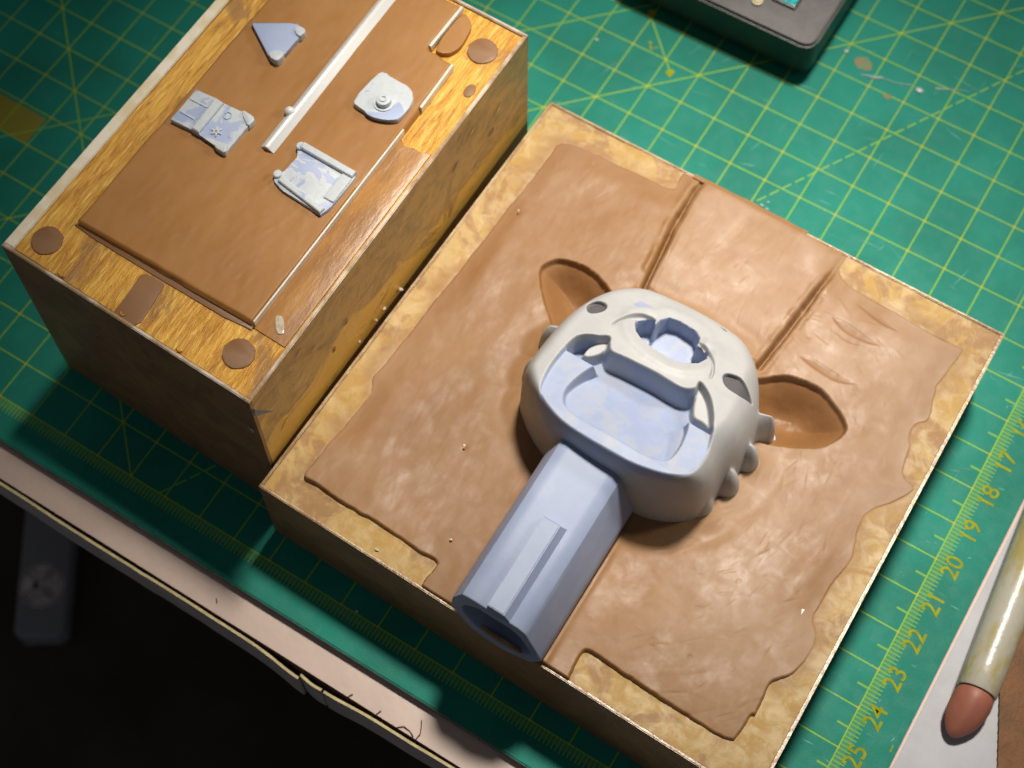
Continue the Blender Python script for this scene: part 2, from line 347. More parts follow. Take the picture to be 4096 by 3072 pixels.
def skim_mat():
    n = N('smeared_clay_film'); a = n.noise(0.9, 6, 0.6, sc=(1.6, 0.5, 1), dist=1.5); b = n.noise(5, 5, 0.6, sc=(1.5, 0.5, 1))
    col = n.mix(n.ramp(a, 0.4, 0.62), (0.32, 0.150, 0.042), (0.42, 0.20, 0.048)); col = n.mix(n.ma('MULTIPLY', n.ramp(b, 0.58, 0.7), 0.25), col, (0.55, 0.36, 0.17))
    return n.out(col, 0.36, n.bump(b, 0.012), 0.5)
M_skim = skim_mat()
def border_mat():
    n = N('varnished_board'); a = n.noise(0.55, 5, 0.6, dist=1.0); b = n.noise(2.6, 5, 0.6, dist=0.6); c = n.noise(9, 5, .6)
    col = n.mix(n.ramp(b, 0.38, 0.62), (0.47, 0.325, 0.125), (0.42, 0.255, 0.068))
    col = n.mix(n.ma('MULTIPLY', n.ramp(a, 0.50, 0.56), n.ramp(b, 0.35, 0.6, 0.35, 0.9)), col, (0.31, 0.170, 0.068))
    col = n.mix(n.ma('MULTIPLY', n.ramp(c, 0.55, 0.75), 0.18), col, (0.62, 0.50, 0.29))
    col = n.mix(n.ma('MULTIPLY', n.attr('smear'), 0.68), col, (0.30, 0.165, 0.065))
    return n.out(col, n.ramp(b, 0.3, 0.7, 0.42, 0.58), n.bump(n.ma('ADD', b, n.ma('MULTIPLY', c, 0.15)), 0.012), 0.3)
M_border = border_mat()
def wood_mat():
    n = N('yellow_wood'); g = n.noise(1.6, 5, 0.6, sc=(2.4, 0.30, 1), dist=1.3); f = n.noise(5.5, 6, 0.65, sc=(2.2, 0.26, 1), dist=0.7); s = n.noise(0.7, 4, sc=(1, 0.8, 1), dist=1); k = n.noise(12, 4, .6, sc=(1.6, .5, 1))
    col = n.mix(n.ramp(g, 0.38, 0.60), (0.56, 0.245, 0.016), (0.77, 0.40, 0.040)); col = n.mix(n.ma('MULTIPLY', n.ramp(f, 0.50, 0.66), .85), col, (0.92, 0.60, 0.12))
    col = n.mix(n.ma('MULTIPLY', n.ramp(f, 0.44, 0.34), .6), col, (0.24, 0.09, 0.010))
    col = n.mix(n.ma('MULTIPLY', n.ramp(s, 0.58, 0.68), 0.75), col, (0.33, 0.16, 0.045))
    return n.out(col, 0.36, n.bump(n.ma('ADD', n.ma('ADD', g, f), n.ma('MULTIPLY', k, 0.4)), 0.05), 0.45)
M_wood = wood_mat()
def wall_mat():
    n = N('clouded_acrylic_side'); a = n.noise(0.8, 6, 0.62, sc=(1, 0.7, 0.9), dist=1.0); b = n.noise(2.4, 6, 0.65, sc=(1, 0.55, 0.9), dist=1.0); c = n.noise(7, 5, .65)
    low = n.ma('ADD', n.ma('ADD', n.Z, n.ma('MULTIPLY', n.ma('SUBTRACT', a, 0.5), 5.0)), n.ma('MULTIPLY', n.Y, 0.12))      # clay pressed against the upper part of the pane
    col = n.mix(n.ramp(low, 3.3, 3.7), (0.74, 0.44, 0.085), n.mix(n.ramp(b, 0.42, 0.6), (0.52, 0.31, 0.09), (0.36, 0.22, 0.075)))
    col = n.mix(n.ma('MULTIPLY', n.ramp(b, 0.60, 0.68), 0.6), col, (0.16, 0.10, 0.04)); col = n.mix(n.ma('MULTIPLY', n.ramp(c, 0.60, 0.72), 0.35), col, (0.62, 0.42, 0.14))
    return n.out(col, 0.32, n.bump(n.ma('ADD', b, n.ma('MULTIPLY', c, .4)), 0.03), 0.45)
M_wall = wall_mat()
def dwall_mat():
    n = N('mould_side'); a = n.noise(0.9, 5, dist=1.0); b = n.noise(6, 4)
    col = n.mix(n.ramp(a, 0.4, 0.6), (0.30, 0.16, 0.065), (0.22, 0.12, 0.05)); return n.out(n.mix(n.ma('MULTIPLY', n.ramp(b, .6, .7), .3), col, (.4, .28, .14)), 0.5, n.bump(b, 0.02))
M_dwall = dwall_mat()
def edge_mat(name, c1, c2):
    n = N(name); a = n.noise(1.3, 4, sc=(1, 1, 1)); b = n.noise(9, 3)
    return n.out(n.mix(n.ramp(a, 0.4, 0.6), c1, c2), 0.3, n.bump(b, 0.01), 0.5)
M_edge = edge_mat('acrylic_edge', (0.66, 0.56, 0.45), (0.36, 0.24, 0.13)); M_edge2 = edge_mat('acrylic_edge_bright', (0.92, 0.86, 0.72), (0.80, 0.68, 0.44))
M_rim = edge_mat('slab_edge', (0.50, 0.35, 0.17), (0.34, 0.19, 0.085))
def plain(name, col, rough=0.5, var=0.12, sc=3.0, bump=0.0, spec=0.5, **kw):
    n = N(name); a = n.noise(sc, 5, 0.6); c2 = tuple(max(0, c * (1 - var * 2)) for c in col)
    return n.out(n.mix(n.ramp(a, 0.35, 0.65), col, c2), rough, n.bump(n.noise(sc * 6, 4), bump) if bump else None, spec, **kw)
M_white = plain('white_styrene', (0.72, 0.74, 0.73), 0.32, 0.01)
M_cream = plain('cream_styrene', (0.80, 0.73, 0.61), 0.35, 0.06, 4)
def resin_mat(name, bare_attr=False, lo=0.45, hi=0.5, sc=1.8, bl=1.0):
    n = N(name); a = n.noise(sc, 5, 0.6, dist=0.8); b = n.noise(9, 4); c = n.noise(28, 3)
    blue = n.mix(n.ramp(n.noise(1.5, 4), 0.4, 0.7), tuple(bl * q for q in (0.285, 0.345, 0.50)), tuple(bl * q for q in (0.32, 0.38, 0.53))); prim = n.mix(n.ramp(b, 0.4, 0.65), (0.58, 0.63, 0.66), (0.54, 0.59, 0.63))
    if bare_attr:
        at = n.attr('bare'); edge = n.ma('ADD', at, n.ma('MULTIPLY', n.ma('SUBTRACT', b, 0.5), 0.5)); f = n.ramp(edge, 0.40, 0.60)
        pa = n.ma('MULTIPLY', n.ramp(a, 0.42, 0.64), 0.5); f = n.ma('MULTIPLY', f, n.ma('SUBTRACT', 1.0, pa))
        prim = n.mix(n.ramp(a, 0.4, 0.65), (0.42, 0.427, 0.428), (0.395, 0.405, 0.41))
    else: f = n.ramp(a, lo, hi)
    col = n.mix(f, prim, blue); col = n.mix(n.ma('MULTIPLY', n.ramp(c, 0.70, 0.76), 0.5), col, (0.28,0.29,0.31))
    return n.out(col, n.ramp(f, 0, 1, 0.46, 0.47), n.bump(n.ma('ADD', n.ma('MULTIPLY', b, .5), n.ma('MULTIPLY', c, 0.2)), 0.005), 0.38, Subsurface_Weight=0.0, Subsurface_Radius=(0.002, 0.002, 0.003))
M_head = resin_mat('primed_resin', True); M_handle = resin_mat('bare_blue_resin', False, 0.1, 0.2); M_plateA = resin_mat('plate_resin_blue', False, 0.25, 0.32, 1.2, 1.3)
M_plateM = resin_mat('plate_resin_mixed', False, 0.49, 0.52, 1.3, 1.3); M_plateP = resin_mat('plate_resin_primed', False, 0.62, 0.65, 1.6, 1.3); M_tab = resin_mat('tab_resin', False, 0.62, 0.66, 3, 1.3)
M_darkhole = plain('grey_primer_hole', (0.30, 0.30, 0.31), 0.6, 0.1)

def mat_mat():
    n = N('green_cutting_mat'); X, Y = n.X, n.Y
    def near(v, c, w, soft=0.012): return n.ramp(n.ma('ABSOLUTE', n.ma('SUBTRACT', v, c)), w, w + soft, 1, 0)
    def frac(v, off=0.5): return n.ma('SUBTRACT', n.ma('FRACT', n.ma('ADD', v, off)), off)
    dx = n.ma('ABSOLUTE', frac(X)); dy = n.ma('ABSOLUTE', frac(Y))
    inx = n.ramp(X, 0.025, 0.035, 1, 0); iny = n.ramp(Y, -28.035, -28.025); field = n.ma('MULTIPLY', inx, iny)
    wob = n.ma('MULTIPLY', n.ma('SUBTRACT', n.noise(14, 3), 0.5), 0.014)
    lx = n.ramp(n.ma('ADD', dx, wob), 0.006, 0.024, 1, 0); ly = n.ramp(n.ma('ADD', dy, wob), 0.006, 0.024, 1, 0)
    line = n.ma('MULTIPLY', n.ma('MAXIMUM', lx, ly), field)
    node = n.ma('MULTIPLY', n.ramp(n.ma('ADD', dx, dy), 0.045, 0.085, 1, 0), field)
    ext = n.ma('MULTIPLY', n.ramp(n.ma('ADD', dx, wob), 0.018, 0.034, 1, 0), field)
    def diag(a, b, c, w=0.008):                    # |aX + bY + c|
        return n.ramp(n.ma('ABSOLUTE', n.ma('ADD', n.ma('ADD', n.ma('MULTIPLY', X, a), n.ma('MULTIPLY', Y, b)), c)), w, w + 0.016, 1, 0)
    d = n.ma('MAXIMUM', diag(.7071, -.7071, 0), diag(.7071, -.7071, 3.6 * .7071)); d = n.ma('MAXIMUM', d, diag(.7071, .7071, 45 * .7071))
    along = n.ma('ADD', n.ma('MULTIPLY', X, 0.5), n.ma('MULTIPLY', Y, 0.866)); dash = n.ramp(n.ma('FRACT', n.ma('MULTIPLY', along, 2.6)), 0.70, 0.74, 1, 0)
    d = n.ma('MAXIMUM', d, n.ma('MULTIPLY', diag(.866, -.5, 0), dash))
    sg = n.ma('MULTIPLY', n.ma('MULTIPLY', diag(.7071, .7071, 23 * .7071), n.ramp(X, -13.02, -13.0)), n.ramp(X, -11.7, -11.68, 1, 0)); d = n.ma('MAXIMUM', d, sg)
    line = n.ma('MAXIMUM', line, n.ma('MULTIPLY', d, field))
    # rulers along the right and the front edge
    def band(v, a, b): return n.ma('MULTIPLY', n.ramp(v, a - .01, a + .01), n.ramp(v, b - .01, b + .01, 1, 0))
    tick = n.ma('MULTIPLY', n.ramp(n.ma('ABSOLUTE', frac(n.ma('MULTIPLY', Y, 10))), 0.08, 0.19, 1, 0), band(X, 0.0, 0.29))
    half = n.ma('MULTIPLY', near(n.ma('ABSOLUTE', frac(Y)), 0.5, 0.018), band(X, -0.27, 0.0))
    tick2 = n.ma('MULTIPLY', n.ramp(n.ma('ABSOLUTE', frac(n.ma('MULTIPLY', X, 10))), 0.08, 0.19, 1, 0), band(Y, -28.29, -28.0))
    tick = n.ma('MULTIPLY', n.ma('MAXIMUM', tick, tick2), n.ma('MULTIPLY', n.ramp(Y, -28.31, -28.29), n.ramp(X, .30, .31, 1, 0)))
    rul = n.ma('MAXIMUM', tick, n.ma('MULTIPLY', half, field))
    fill = n.ma('MAXIMUM', band(X, 0.0, 0.2), band(Y, -28.2, -28.0)); fill = n.ma('MULTIPLY', n.ma('MULTIPLY', fill, 0.20), n.ma('MULTIPLY', n.ramp(Y, -28.31, -28.29), n.ramp(X, .30, .31, 1, 0)))
    pr = n.ma('MAXIMUM', n.ma('MAXIMUM', line, n.ma('MULTIPLY', rul, 0.75)), fill)
    logo = n.ma('MULTIPLY', band(X, -31, -25.08), band(Y, -22.0, -21.1)); pass
    wear = n.ramp(n.noise(3.0, 6, 0.7), 0.30, 0.42, 0.6, 1.0); pr = n.ma('MULTIPLY', pr, wear)
    a = n.noise(0.35, 5); b = n.noise(2.5, 6, 0.65); sc1 = n.noise(1.3, 5, 0.6, sc=(6, 0.35, 1), dist=0.3); sc2 = n.noise(1.1, 5, 0.6, sc=(0.4, 7, 1), dist=0.3)
    base = n.mix(n.ramp(a, 0.35, 0.65), (0.002, 0.190, 0.134), (0.003, 0.240, 0.175)); base = n.mix(n.ma('MULTIPLY', n.ramp(b, 0.56, 0.70), 0.25), base, (0.02, 0.27, 0.20))
    scr = n.ma('MAXIMUM', n.ramp(sc1, 0.66, 0.76), n.ramp(sc2, 0.68, 0.78)); base = n.mix(n.ma('MULTIPLY', scr, 0.28), base, (0.18, 0.42, 0.36))
    inkc0 = n.mix(node, (0.26, 0.50, 0.012), (0.46, 0.47, 0.0)); base = n.mix(n.ma('MULTIPLY', logo, 0.85), base, (0.30, 0.235, 0.0)); col = n.mix(pr, base, inkc0)
    grain = n.noise(30, 4, 0.6)
    h = n.ma('ADD', n.ma('MULTIPLY', grain, 0.8), n.ma('MULTIPLY', b, 0.8))
    return n.out(col, n.ramp(b, 0.3, 0.7, 0.44, 0.58), n.bump(h, 0.012), 0.22)
M_mat = mat_mat()
def matedge():
    n = N('mat_cut_edge'); return n.out(n.mix(n.ramp(n.noise(5, 3), .4, .6), (0.20, 0.17, 0.15), (0.10, 0.11, 0.10)), 0.6)
M_matedge = matedge()
M_ink = plain('yellow_print', (0.34, 0.37, 0.002), 0.6, 0.12, 6, spec=0.1)
M_table = plain('off_white_laminate', (0.60, 0.46, 0.385), 0.42, 0.05, 0.8, 0.004)
M_tedge = plain('chipboard_edge', (0.17, 0.065, 0.022), 0.8, 0.3, 6, 0.05); M_band = plain('grey_edge_band', (0.55, 0.48, 0.47), 0.5, 0.08, 2); M_bandtop = plain('edge_band_core', (0.78, 0.66, 0.34), 0.5, 0.12, 4)
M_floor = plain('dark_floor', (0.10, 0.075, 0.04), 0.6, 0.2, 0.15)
M_paper = plain('white_card', (0.52, 0.53, 0.57), 0.6, 0.06, 0.7, 0.004)
M_case = plain('dark_grey_plastic', (0.26, 0.27, 0.30), 0.5, 0.05, 0.5); M_emblem = plain('embossed_grey', (0.80, 0.74, 0.70), 0.6, 0.1, 1.5); M_emblemd = plain('embossed_dark', (0.10, 0.095, 0.095), 0.6)

# ================================================================== setting: floor, table, mat
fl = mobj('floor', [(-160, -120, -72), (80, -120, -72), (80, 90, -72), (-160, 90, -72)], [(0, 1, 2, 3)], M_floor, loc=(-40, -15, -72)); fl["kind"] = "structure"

TZ = -0.3
tb = thing('table', 'pale laminate table top with a peeling grey front edge band', 'table', (-10, 0, -72))
from_bm('table_top', box_bm(-70, 45, -29.62, 45, -2.2, TZ), [M_table, M_tedge], tb, auto=35, fm=lambda f: 1 if f.normal.y < -0.5 else 0)
# the edge band: loose strip in front of the chipboard edge, wavy and split in places
def edge_band(xa, xb, wob, seed):
    xs = np.arange(xa, xb + 1e-6, 0.12); V = []; Fc = []; fm = []
    for x in xs:
        n1 = float(vnoise(np.array(x * 0.35), np.array(0.3), seed)); n2 = float(vnoise(np.array(x * 2.0), np.array(4.7), seed))
        bul = sum(a * math.exp(-((x - c) / s) ** 2) for c, s, a in wob)
        y = -29.66 - 0.05 * (n1 + 0.5) - bul - 0.010 * n2; zt = TZ - 0.02 - 0.05 * abs(n2) - 0.3 * bul; zb = -1.55 - 0.10 * n1 - 1.6 * bul - 0.05 * n2
        V += [(x, y, zt), (x, y - 0.06, zt - 0.015), (x, y - 0.06, zb), (x, y, zb)]
    for i in range(len(xs) - 1):
        for k in range(4):
            Fc.append((4 * i + k, 4 * i + 4 + k, 4 * i + 4 + (k + 1) % 4, 4 * i + (k + 1) % 4)); fm.append(1 if k == 0 else 0)
    Fc += [(0, 1, 2, 3), tuple(4 * (len(xs) - 1) + k for k in (3, 2, 1, 0))]; fm += [0, 0]
    return mobj('edge_band', V, Fc, [M_band, M_bandtop], tb, fmat=fm, auto=50)
edge_band(-46, -10.96, [(-10.96, 0.8, 0.11)], 3); edge_band(-10.96, -10.30, [(-10.55, 0.5, 0.10)], 5); edge_band(-10.30, 40, [(-10.3, 0.9, 0.07)], 8)
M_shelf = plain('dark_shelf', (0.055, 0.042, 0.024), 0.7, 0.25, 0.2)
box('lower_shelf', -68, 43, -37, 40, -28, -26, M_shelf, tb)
for lx, ly in ((-66, -25), (41, -25), (-66, 41), (41, 41)): box('leg', lx - 2, lx + 2, ly - 2, ly + 2, -72, -2.2, M_tedge, tb, bevel=0.3)
# frayed fibres at the edge
for k, (x, pts) in enumerate([(-9.0, [(0, 0), (0.05, 0.12)]), (-8.45, [(0, 0), (.12, .1), (.3, .08), (.42, 0.02)]), (-7.95, [(0, 0), (.02, .15), (-.06, .32), (-.12, .42)]), (-9.75, [(0, 0), (.06, .1)]), (-13.6, [(0, .3), (.08, .22)])]):
    tube('splinter', [(x + a, -29.62 + b, TZ + 0.02 + 0.03 * (j % 2)) for j, (a, b) in enumerate(pts)], 0.012, M_tedge, tb, n=5)

mt = thing('cutting_mat', 'worn green cutting mat with yellow centimetre grid and ruler numbers', 'cutting mat', (0, 0, TZ))
bmm = box_bm(-46, 1.12, -28.9, 1.6, TZ + 0.004, 0.0); bmesh.ops.bevel(bmm, geom=[e for e in bmm.edges if all(v.co.z > -0.01 for v in e.verts)], offset=0.03, segments=2, affect='EDGES')
from_bm('mat_sheet', bmm, [M_mat, M_matedge], mt, auto=35, fm=lambda f: 0 if f.normal.z > 0.5 else 1)
def text_mesh(txt, size, off=0.0):
    c = bpy.data.curves.new('t', 'FONT'); c.body = txt; c.size = size; c.align_x = 'CENTER'; c.offset = off; c.resolution_u = 4
    o = bpy.data.objects.new('t', c); COL.objects.link(o); bpy.context.view_layer.update()
    me = bpy.data.meshes.new_from_object(o.evaluated_get(bpy.context.evaluated_depsgraph_get()))
    V = [tuple(v.co) for v in me.vertices]; Fc = [tuple(p.vertices) for p in me.polygons]
    bpy.data.objects.remove(o); bpy.data.curves.remove(c); bpy.data.meshes.remove(me)
    return V, Fc
for j in range(13, 28):
    V, Fc = text_mesh(str(j), 0.57, 0.004)
    mobj('numeral', [(0.585 - y, -j + x, 0.006) for x, y, z in V], Fc, M_ink, mt)
def ink(name, poly): mobj(name, [(x, y, 0.005) for x, y in poly], [tuple(range(len(poly)))], M_ink, mt)
ink('printed_arrow', [(-11.62, -11.46), (-11.80, -11.38), (-11.80, -11.30), (-11.70, -11.20), (-11.60, -11.22)])
ink('printed_arrow', [(-13.02, -10.02), (-13.16, -9.92), (-13.18, -9.78), (-13.02, -9.72), (-12.94, -9.86)])
ink('printed_mark', circle(-12.62, -10.73, 0.055, 10, 0.04)); ink('printed_mark', [(-12.55, -10.86), (-12.48, -10.9), (-12.36, -10.76), (-12.36, -10.72), (-12.48, -10.85)])
ink('printed_mark', [(-12.60, -10.8), (-12.55, -10.8), (-12.48, -10.93), (-12.52, -10.94)])
ink('printed_mark', [(0.98, -24.35), (1.0, -24.33), (1.02, -24.5), (0.98, -24.52)])
# knife scratches, too fine and many to count: one part
M_scr = plain('raised_scratch', (0.10, 0.40, 0.32), 0.45, 0.1, 4)
rs = random.Random(17); V = []; Fc = []
for k in range(170):
    if k % 3: x, y = rs.uniform(-14, 0.8), rs.uniform(-15.2, -4)
    else: x, y = rs.uniform(-0.9, 1.0), rs.uniform(-27, -15)
    a = rs.choice((0.05, 0.35, 1.2, -0.3)) + rs.gauss(0, .15); L = rs.uniform(.1, 1.1) * (1 if k % 3 else .35); w_ = rs.uniform(.003, .011)
    dx_, dy_ = L / 2 * math.cos(a), L / 2 * math.sin(a); nx_, ny_ = -w_ * math.sin(a), w_ * math.cos(a); i0 = len(V)
    V += [(x - dx_, y - dy_, .003), (x + nx_, y + ny_, .004), (x + dx_, y + dy_, .003), (x - nx_, y - ny_, .004)]; Fc.append((i0, i0 + 3, i0 + 2, i0 + 1))
mobj('scratches', V, Fc, M_scr, mt)["kind"] = "stuff"
# blobs and smears left on the mat
def stain_mat():
    n = N('clay_smudge'); return n.out(n.mix(n.ramp(n.noise(6, 4), .4, .6), (0.30, 0.15, 0.04), (0.12, 0.22, 0.10)), 0.6)
M_stain = stain_mat()
M_glue = plain('dried_glue', (0.42, 0.55, 0.52), 0.25, 0.15, 3)
rs = random.Random(3)
mobj('clay_smudge', [(x + rs.uniform(-.05, .05), y + rs.uniform(-.05, .05), 0.004) for x, y in circle(-7.45, -8.40, 0.27, 14, 0.2)], [tuple(range(14))], M_stain, mt)
mobj('clay_smudge', [(x + rs.uniform(-.03, .03), y + rs.uniform(-.03, .03), 0.004) for x, y in circle(-6.45, -9.05, 0.12, 10, 0.06)], [tuple(range(10))], M_stain, mt)
for pts, r in (([(-7.34, -8.78), (-7.15, -8.72), (-6.98, -8.70), (-6.85, -8.62), (-6.75, -8.58)], [.012, .03, .05, .05, .012]), ([(-6.75, -8.58), (-6.41, -8.54), (-6.04, -8.41)], [.014, .012, .02]), ([(-5.46, -8.18), (-5.0, -7.95), (-4.59, -7.75)], [.03, .012, .005])):
    tube('glue_thread', [(x, y, 0.01) for x, y in pts], r, M_glue, mt, n=6)
for q, (x, y, r) in enumerate([(-5.80, -8.45, .11), (-8.0, -8.3, .07), (-8.62, -7.9, .05), (-13.9, -11.4, .05), (-7.72, -13.72, .05), (-7.55, -13.75, .04), (-7.62, -13.55, .03)]):
    bm = bmesh.new(); bmesh.ops.create_icosphere(bm, subdivisions=2, radius=1)
    for v in bm.verts: v.co = Vector((x + v.co.x * r * (1 + .4 * math.sin(7 * v.co.y + q)), y + v.co.y * r * .8, 0.02 + v.co.z * r * .3))
    from_bm('glue_blob', bm, M_glue, mt, auto=60)

# ================================================================== white card, brown sheet and clay shaper at the right
cd = from_bm('white_card', box_bm(1.20, 3.6, -32, -8, TZ + 0.002, TZ + 0.03), M_paper, loc=(2.4, -20, TZ), auto=35) if False else None
prism('white_card', [(1.19, -29.4), (4.6, -29.4), (4.6, -8.0), (1.26, -8.0)], TZ + 0.002, TZ + 0.04, M_paper, loc=(3, -20, TZ), bevel=0.01)
tag(bpy.data.objects['white_card'], 'white card lying under the clay shaper beside the mat', 'card')
M_brown = plain('brown_leather', (0.20, 0.075, 0.010), 0.6, 0.15, 2, 0.02)
br = [(3.65, -24.8)] + [(3.12 - 0.41 * t + (0.012 if k % 2 else -0.012), -23.53 + t) for k, t in enumerate(np.arange(0, 2.6, 0.09))] + [(1.95, -17.0), (7, -17.0), (7, -24.8)]
tag(prism('brown_sheet', br, TZ + 0.044, TZ + 0.14, M_brown, loc=(4, -21, TZ), bevel=0.012), 'dark orange-brown leather sheet with a dark cut edge right of the white card', 'leather sheet')

sh = thing('clay_shaper', 'cream clay shaper with a blunt dusty pink rubber tip on the white card', 'sculpting tool', (1.9, -22, TZ))
def shaft_mat():
    n = N('stained_cream_shaft'); a = n.noise(1.1, 5, .6, sc=(1.2, .5, 1)); b = n.noise(6, 4)
    c = n.mix(n.ramp(a, .46, .62), (.50, .48, .40), (.42, .36, .14)); return n.out(c, .28, n.bump(b, .008), .5)
M_shaft = shaft_mat(); M_rubber = plain('dusty_pink_rubber', (0.40, 0.145, 0.095), 0.5, 0.06, 2)
ax0 = Vector((2.02, -22.42, 0.22)); axd = Vector((-0.075, 1.0, 0.02)).normalized(); sx = axd.cross(Vector((0, 0, 1))).normalized(); sz = sx.cross(axd)
def ring(c, rx, rz, n=28, e=2.0, ph=0):
    out = []
    for k in range(n):
        a = 2 * math.pi * k / n + ph; ca, sa = math.cos(a), math.sin(a)
        out.append(tuple(c + sx * rx * math.copysign(abs(ca) ** (2 / e), ca) + sz * rz * math.copysign(abs(sa) ** (2 / e), sa)))
    return out
prof = [(0, .37), (0, .425), (.03, .445), (.6, .455), (2, .47), (4, .485), (7, .49), (12, .47), (14, .4)]
loft('shaft', [ring(ax0 + axd * t, r, r) for t, r in prof], M_shaft, sh)
tipp = [(0.02, .375, 2), (-.02, .385, 2), (-.12, .425, 1.9), (-.28, .44, 1.75), (-.48, .425, 1.6), (-.68, .385, 1.5), (-.86, .30, 1.5), (-1.0, .20, 1.5), (-1.07, .12, 1.6), (-1.11, .03, 2)]
loft('rubber_tip', [ring(ax0 + axd * t + Vector((-0.10 * max(0, -t) ** 1.5, 0, -0.16 * max(0, -t) ** 1.3)) , r, r * (0.95 - .12 * min(1, -t) if t < 0 else 1), e=e, ph=0.0) for t, r, e in tipp], M_rubber, sh, auto=25)

# ================================================================== pocket scale
sc = thing('pocket_scale', 'black pocket scale with grey steel plate and turquoise display', 'scale', (-11, -5, 0))
M_black = plain('black_plastic', (0.022, 0.030, 0.028), 0.38, 0.1, 4, 0.004); M_steel = plain('dull_steel_plate', (0.13, 0.122, 0.128), 0.5, 0.12, 1.5, 0.004, spec=0.3)
def rrect(x0, x1, y0, y1, r, n=6):
    out = []
    for cx, cy, a0 in ((x1 - r, y0 + r, -90), (x1 - r, y1 - r, 0), (x0 + r, y1 - r, 90), (x0 + r, y0 + r, 180)):
        for k in range(n + 1):
            a = math.radians(a0 + 90 * k / n); out.append((cx + r * math.cos(a), cy + r * math.sin(a)))
    return out
for px, py in ((-13.6, -9.0), (-9.1, -9.0), (-13.6, -1.2), (-9.1, -1.2)): prism('rubber_foot', circle(px, py, 0.25, 14), 0.0, 0.26, M_black, sc)
prism('body', rrect(-14.3, -8.52, -9.72, -0.6, 0.36), 0.25, 1.26, M_black, sc, bevel=0.04, segs=3)
pl = prism('weighing_plate', rrect(-14.22, -8.58, -9.65, -2.2, 0.32), 1.20, 1.36, M_steel, sc, bevel=0.018, segs=2)
M_btn = plain('ivory_button', (0.62, 0.54, 0.30), 0.4, 0.1, 3)
bt = thing('dummy', '', '', (0, 0, 0)); bpy.data.objects.remove(bt)
b1 = prism('button', circle(-10.46, -9.06, 0.155, 28), 1.36, 1.43, M_btn, sc, bevel=0.02); prism('button_cap', circle(-10.46, -9.06, 0.085, 20), 1.42, 1.47, M_btn, b1, bevel=0.015)
def lcd():
    n = N('turquoise_display'); a = n.noise(5, 3, dist=1.5); c = n.mix(n.ramp(a, .4, .6), (0.01, .26, .27), (.05, .55, .55))
    return n.out(c, .12, None, .6, Emission_Color=(.02, .5, .5), Emission_Strength=0.25)
ds = prism('display_bezel', rrect(-10.20, -9.48, -8.82, -7.6, 0.06, 3), 1.36, 1.44, M_black, sc, bevel=0.02); prism('display_screen', rrect(-10.14, -9.54, -8.76, -7.66, 0.04, 3), 1.43, 1.47, lcd(), ds, bevel=0.015)

# ================================================================== low mould slab with clay bed
Q = [(-13.30, -27.33), (-1.03, -27.66), (-1.03, -15.57), (-12.99, -15.42)]          # FL FR BR BL, about 12 x 12 cm
SZ = 2.8
def qm(u, v):
    a, b, c, d = [np.array(p) for p in Q]
    u = np.asarray(u)[..., None]; v = np.asarray(v)[..., None]
    return (1 - u) * (1 - v) * a + u * (1 - v) * b + u * v * c + (1 - u) * v * d
sl = thing('low_clay_mould', 'square low mould of brown clay with two leaf-shaped hollows in a tan border', 'mould', (-7, -21.5, 0))
def wallquad(name, p, q, th, z0, z1, side, top, parent):
    p = np.array(p); q = np.array(q); d = (q - p) / np.linalg.norm(q - p); nrm = np.array([-d[1], d[0]])
    bm = prism_bm([tuple(p), tuple(q), tuple(q + nrm * th), tuple(p + nrm * th)], z0, z1); bmesh.ops.bevel(bm, geom=[e for e in bm.edges if all(v.co.z > z1 - .01 for v in e.verts)], offset=0.02, segments=2, affect='EDGES')
    return from_bm(name, bm, [side, top], parent, auto=40, fm=lambda f: 1 if f.normal.z > 0.3 else 0)
ins = 0.07
for k in range(4):
    p, q = np.array(Q[k]), np.array(Q[(k + 1) % 4]); d = (q - p) / np.linalg.norm(q - p)
    a, b_ = (p, q) if k % 2 == 0 else (p + d * ins, q - d * ins)
    wallquad('side_wall', a, b_, ins, 0.02, SZ + 0.03, M_dwall, M_rim, sl)
# border board: ring with uneven varnish, built as a fine grid
BW = 1.45
def border_grid():
    n = 150; u = np.linspace(ins / 12 + .0005, 1 - ins / 12 - .0005, n); UU, VV = np.meshgrid(u, u); XY = qm(UU, VV); X, Y = XY[..., 0], XY[..., 1]
    Z = SZ + 0.035 * fbm(X * 0.9, Y * 0.9, 11) + 0.012 * fbm(X * 4, Y * 4, 15)
    edge = np.minimum(np.minimum(UU, 1 - UU), np.minimum(VV, 1 - VV)) * 12
    Z -= 0.45 * smooth(0.10, 0.25, sdf(clay_poly, X, Y))
    sc_ = sdf(clay_poly, X, Y); sm_ = smooth(-0.38, 0.06, sc_ + 0.45 * fbm(X * 1.1, Y * 1.1, 201) + 0.15 * fbm(X * 5, Y * 5, 203)) * smooth(-25.9, -25.2, Y)
    return grid('border_board', X, Y, Z, edge < BW, M_border, sl, attr={'smear': sm_})
box('mould_base', -12.8, -1.3, -27.1, -15.8, 0.02, 1.6, M_dwall, sl)
clay_poly = chaikin(D['clay'], 2, 0.22)
headp = spline(D['head'], 5)
border_grid()
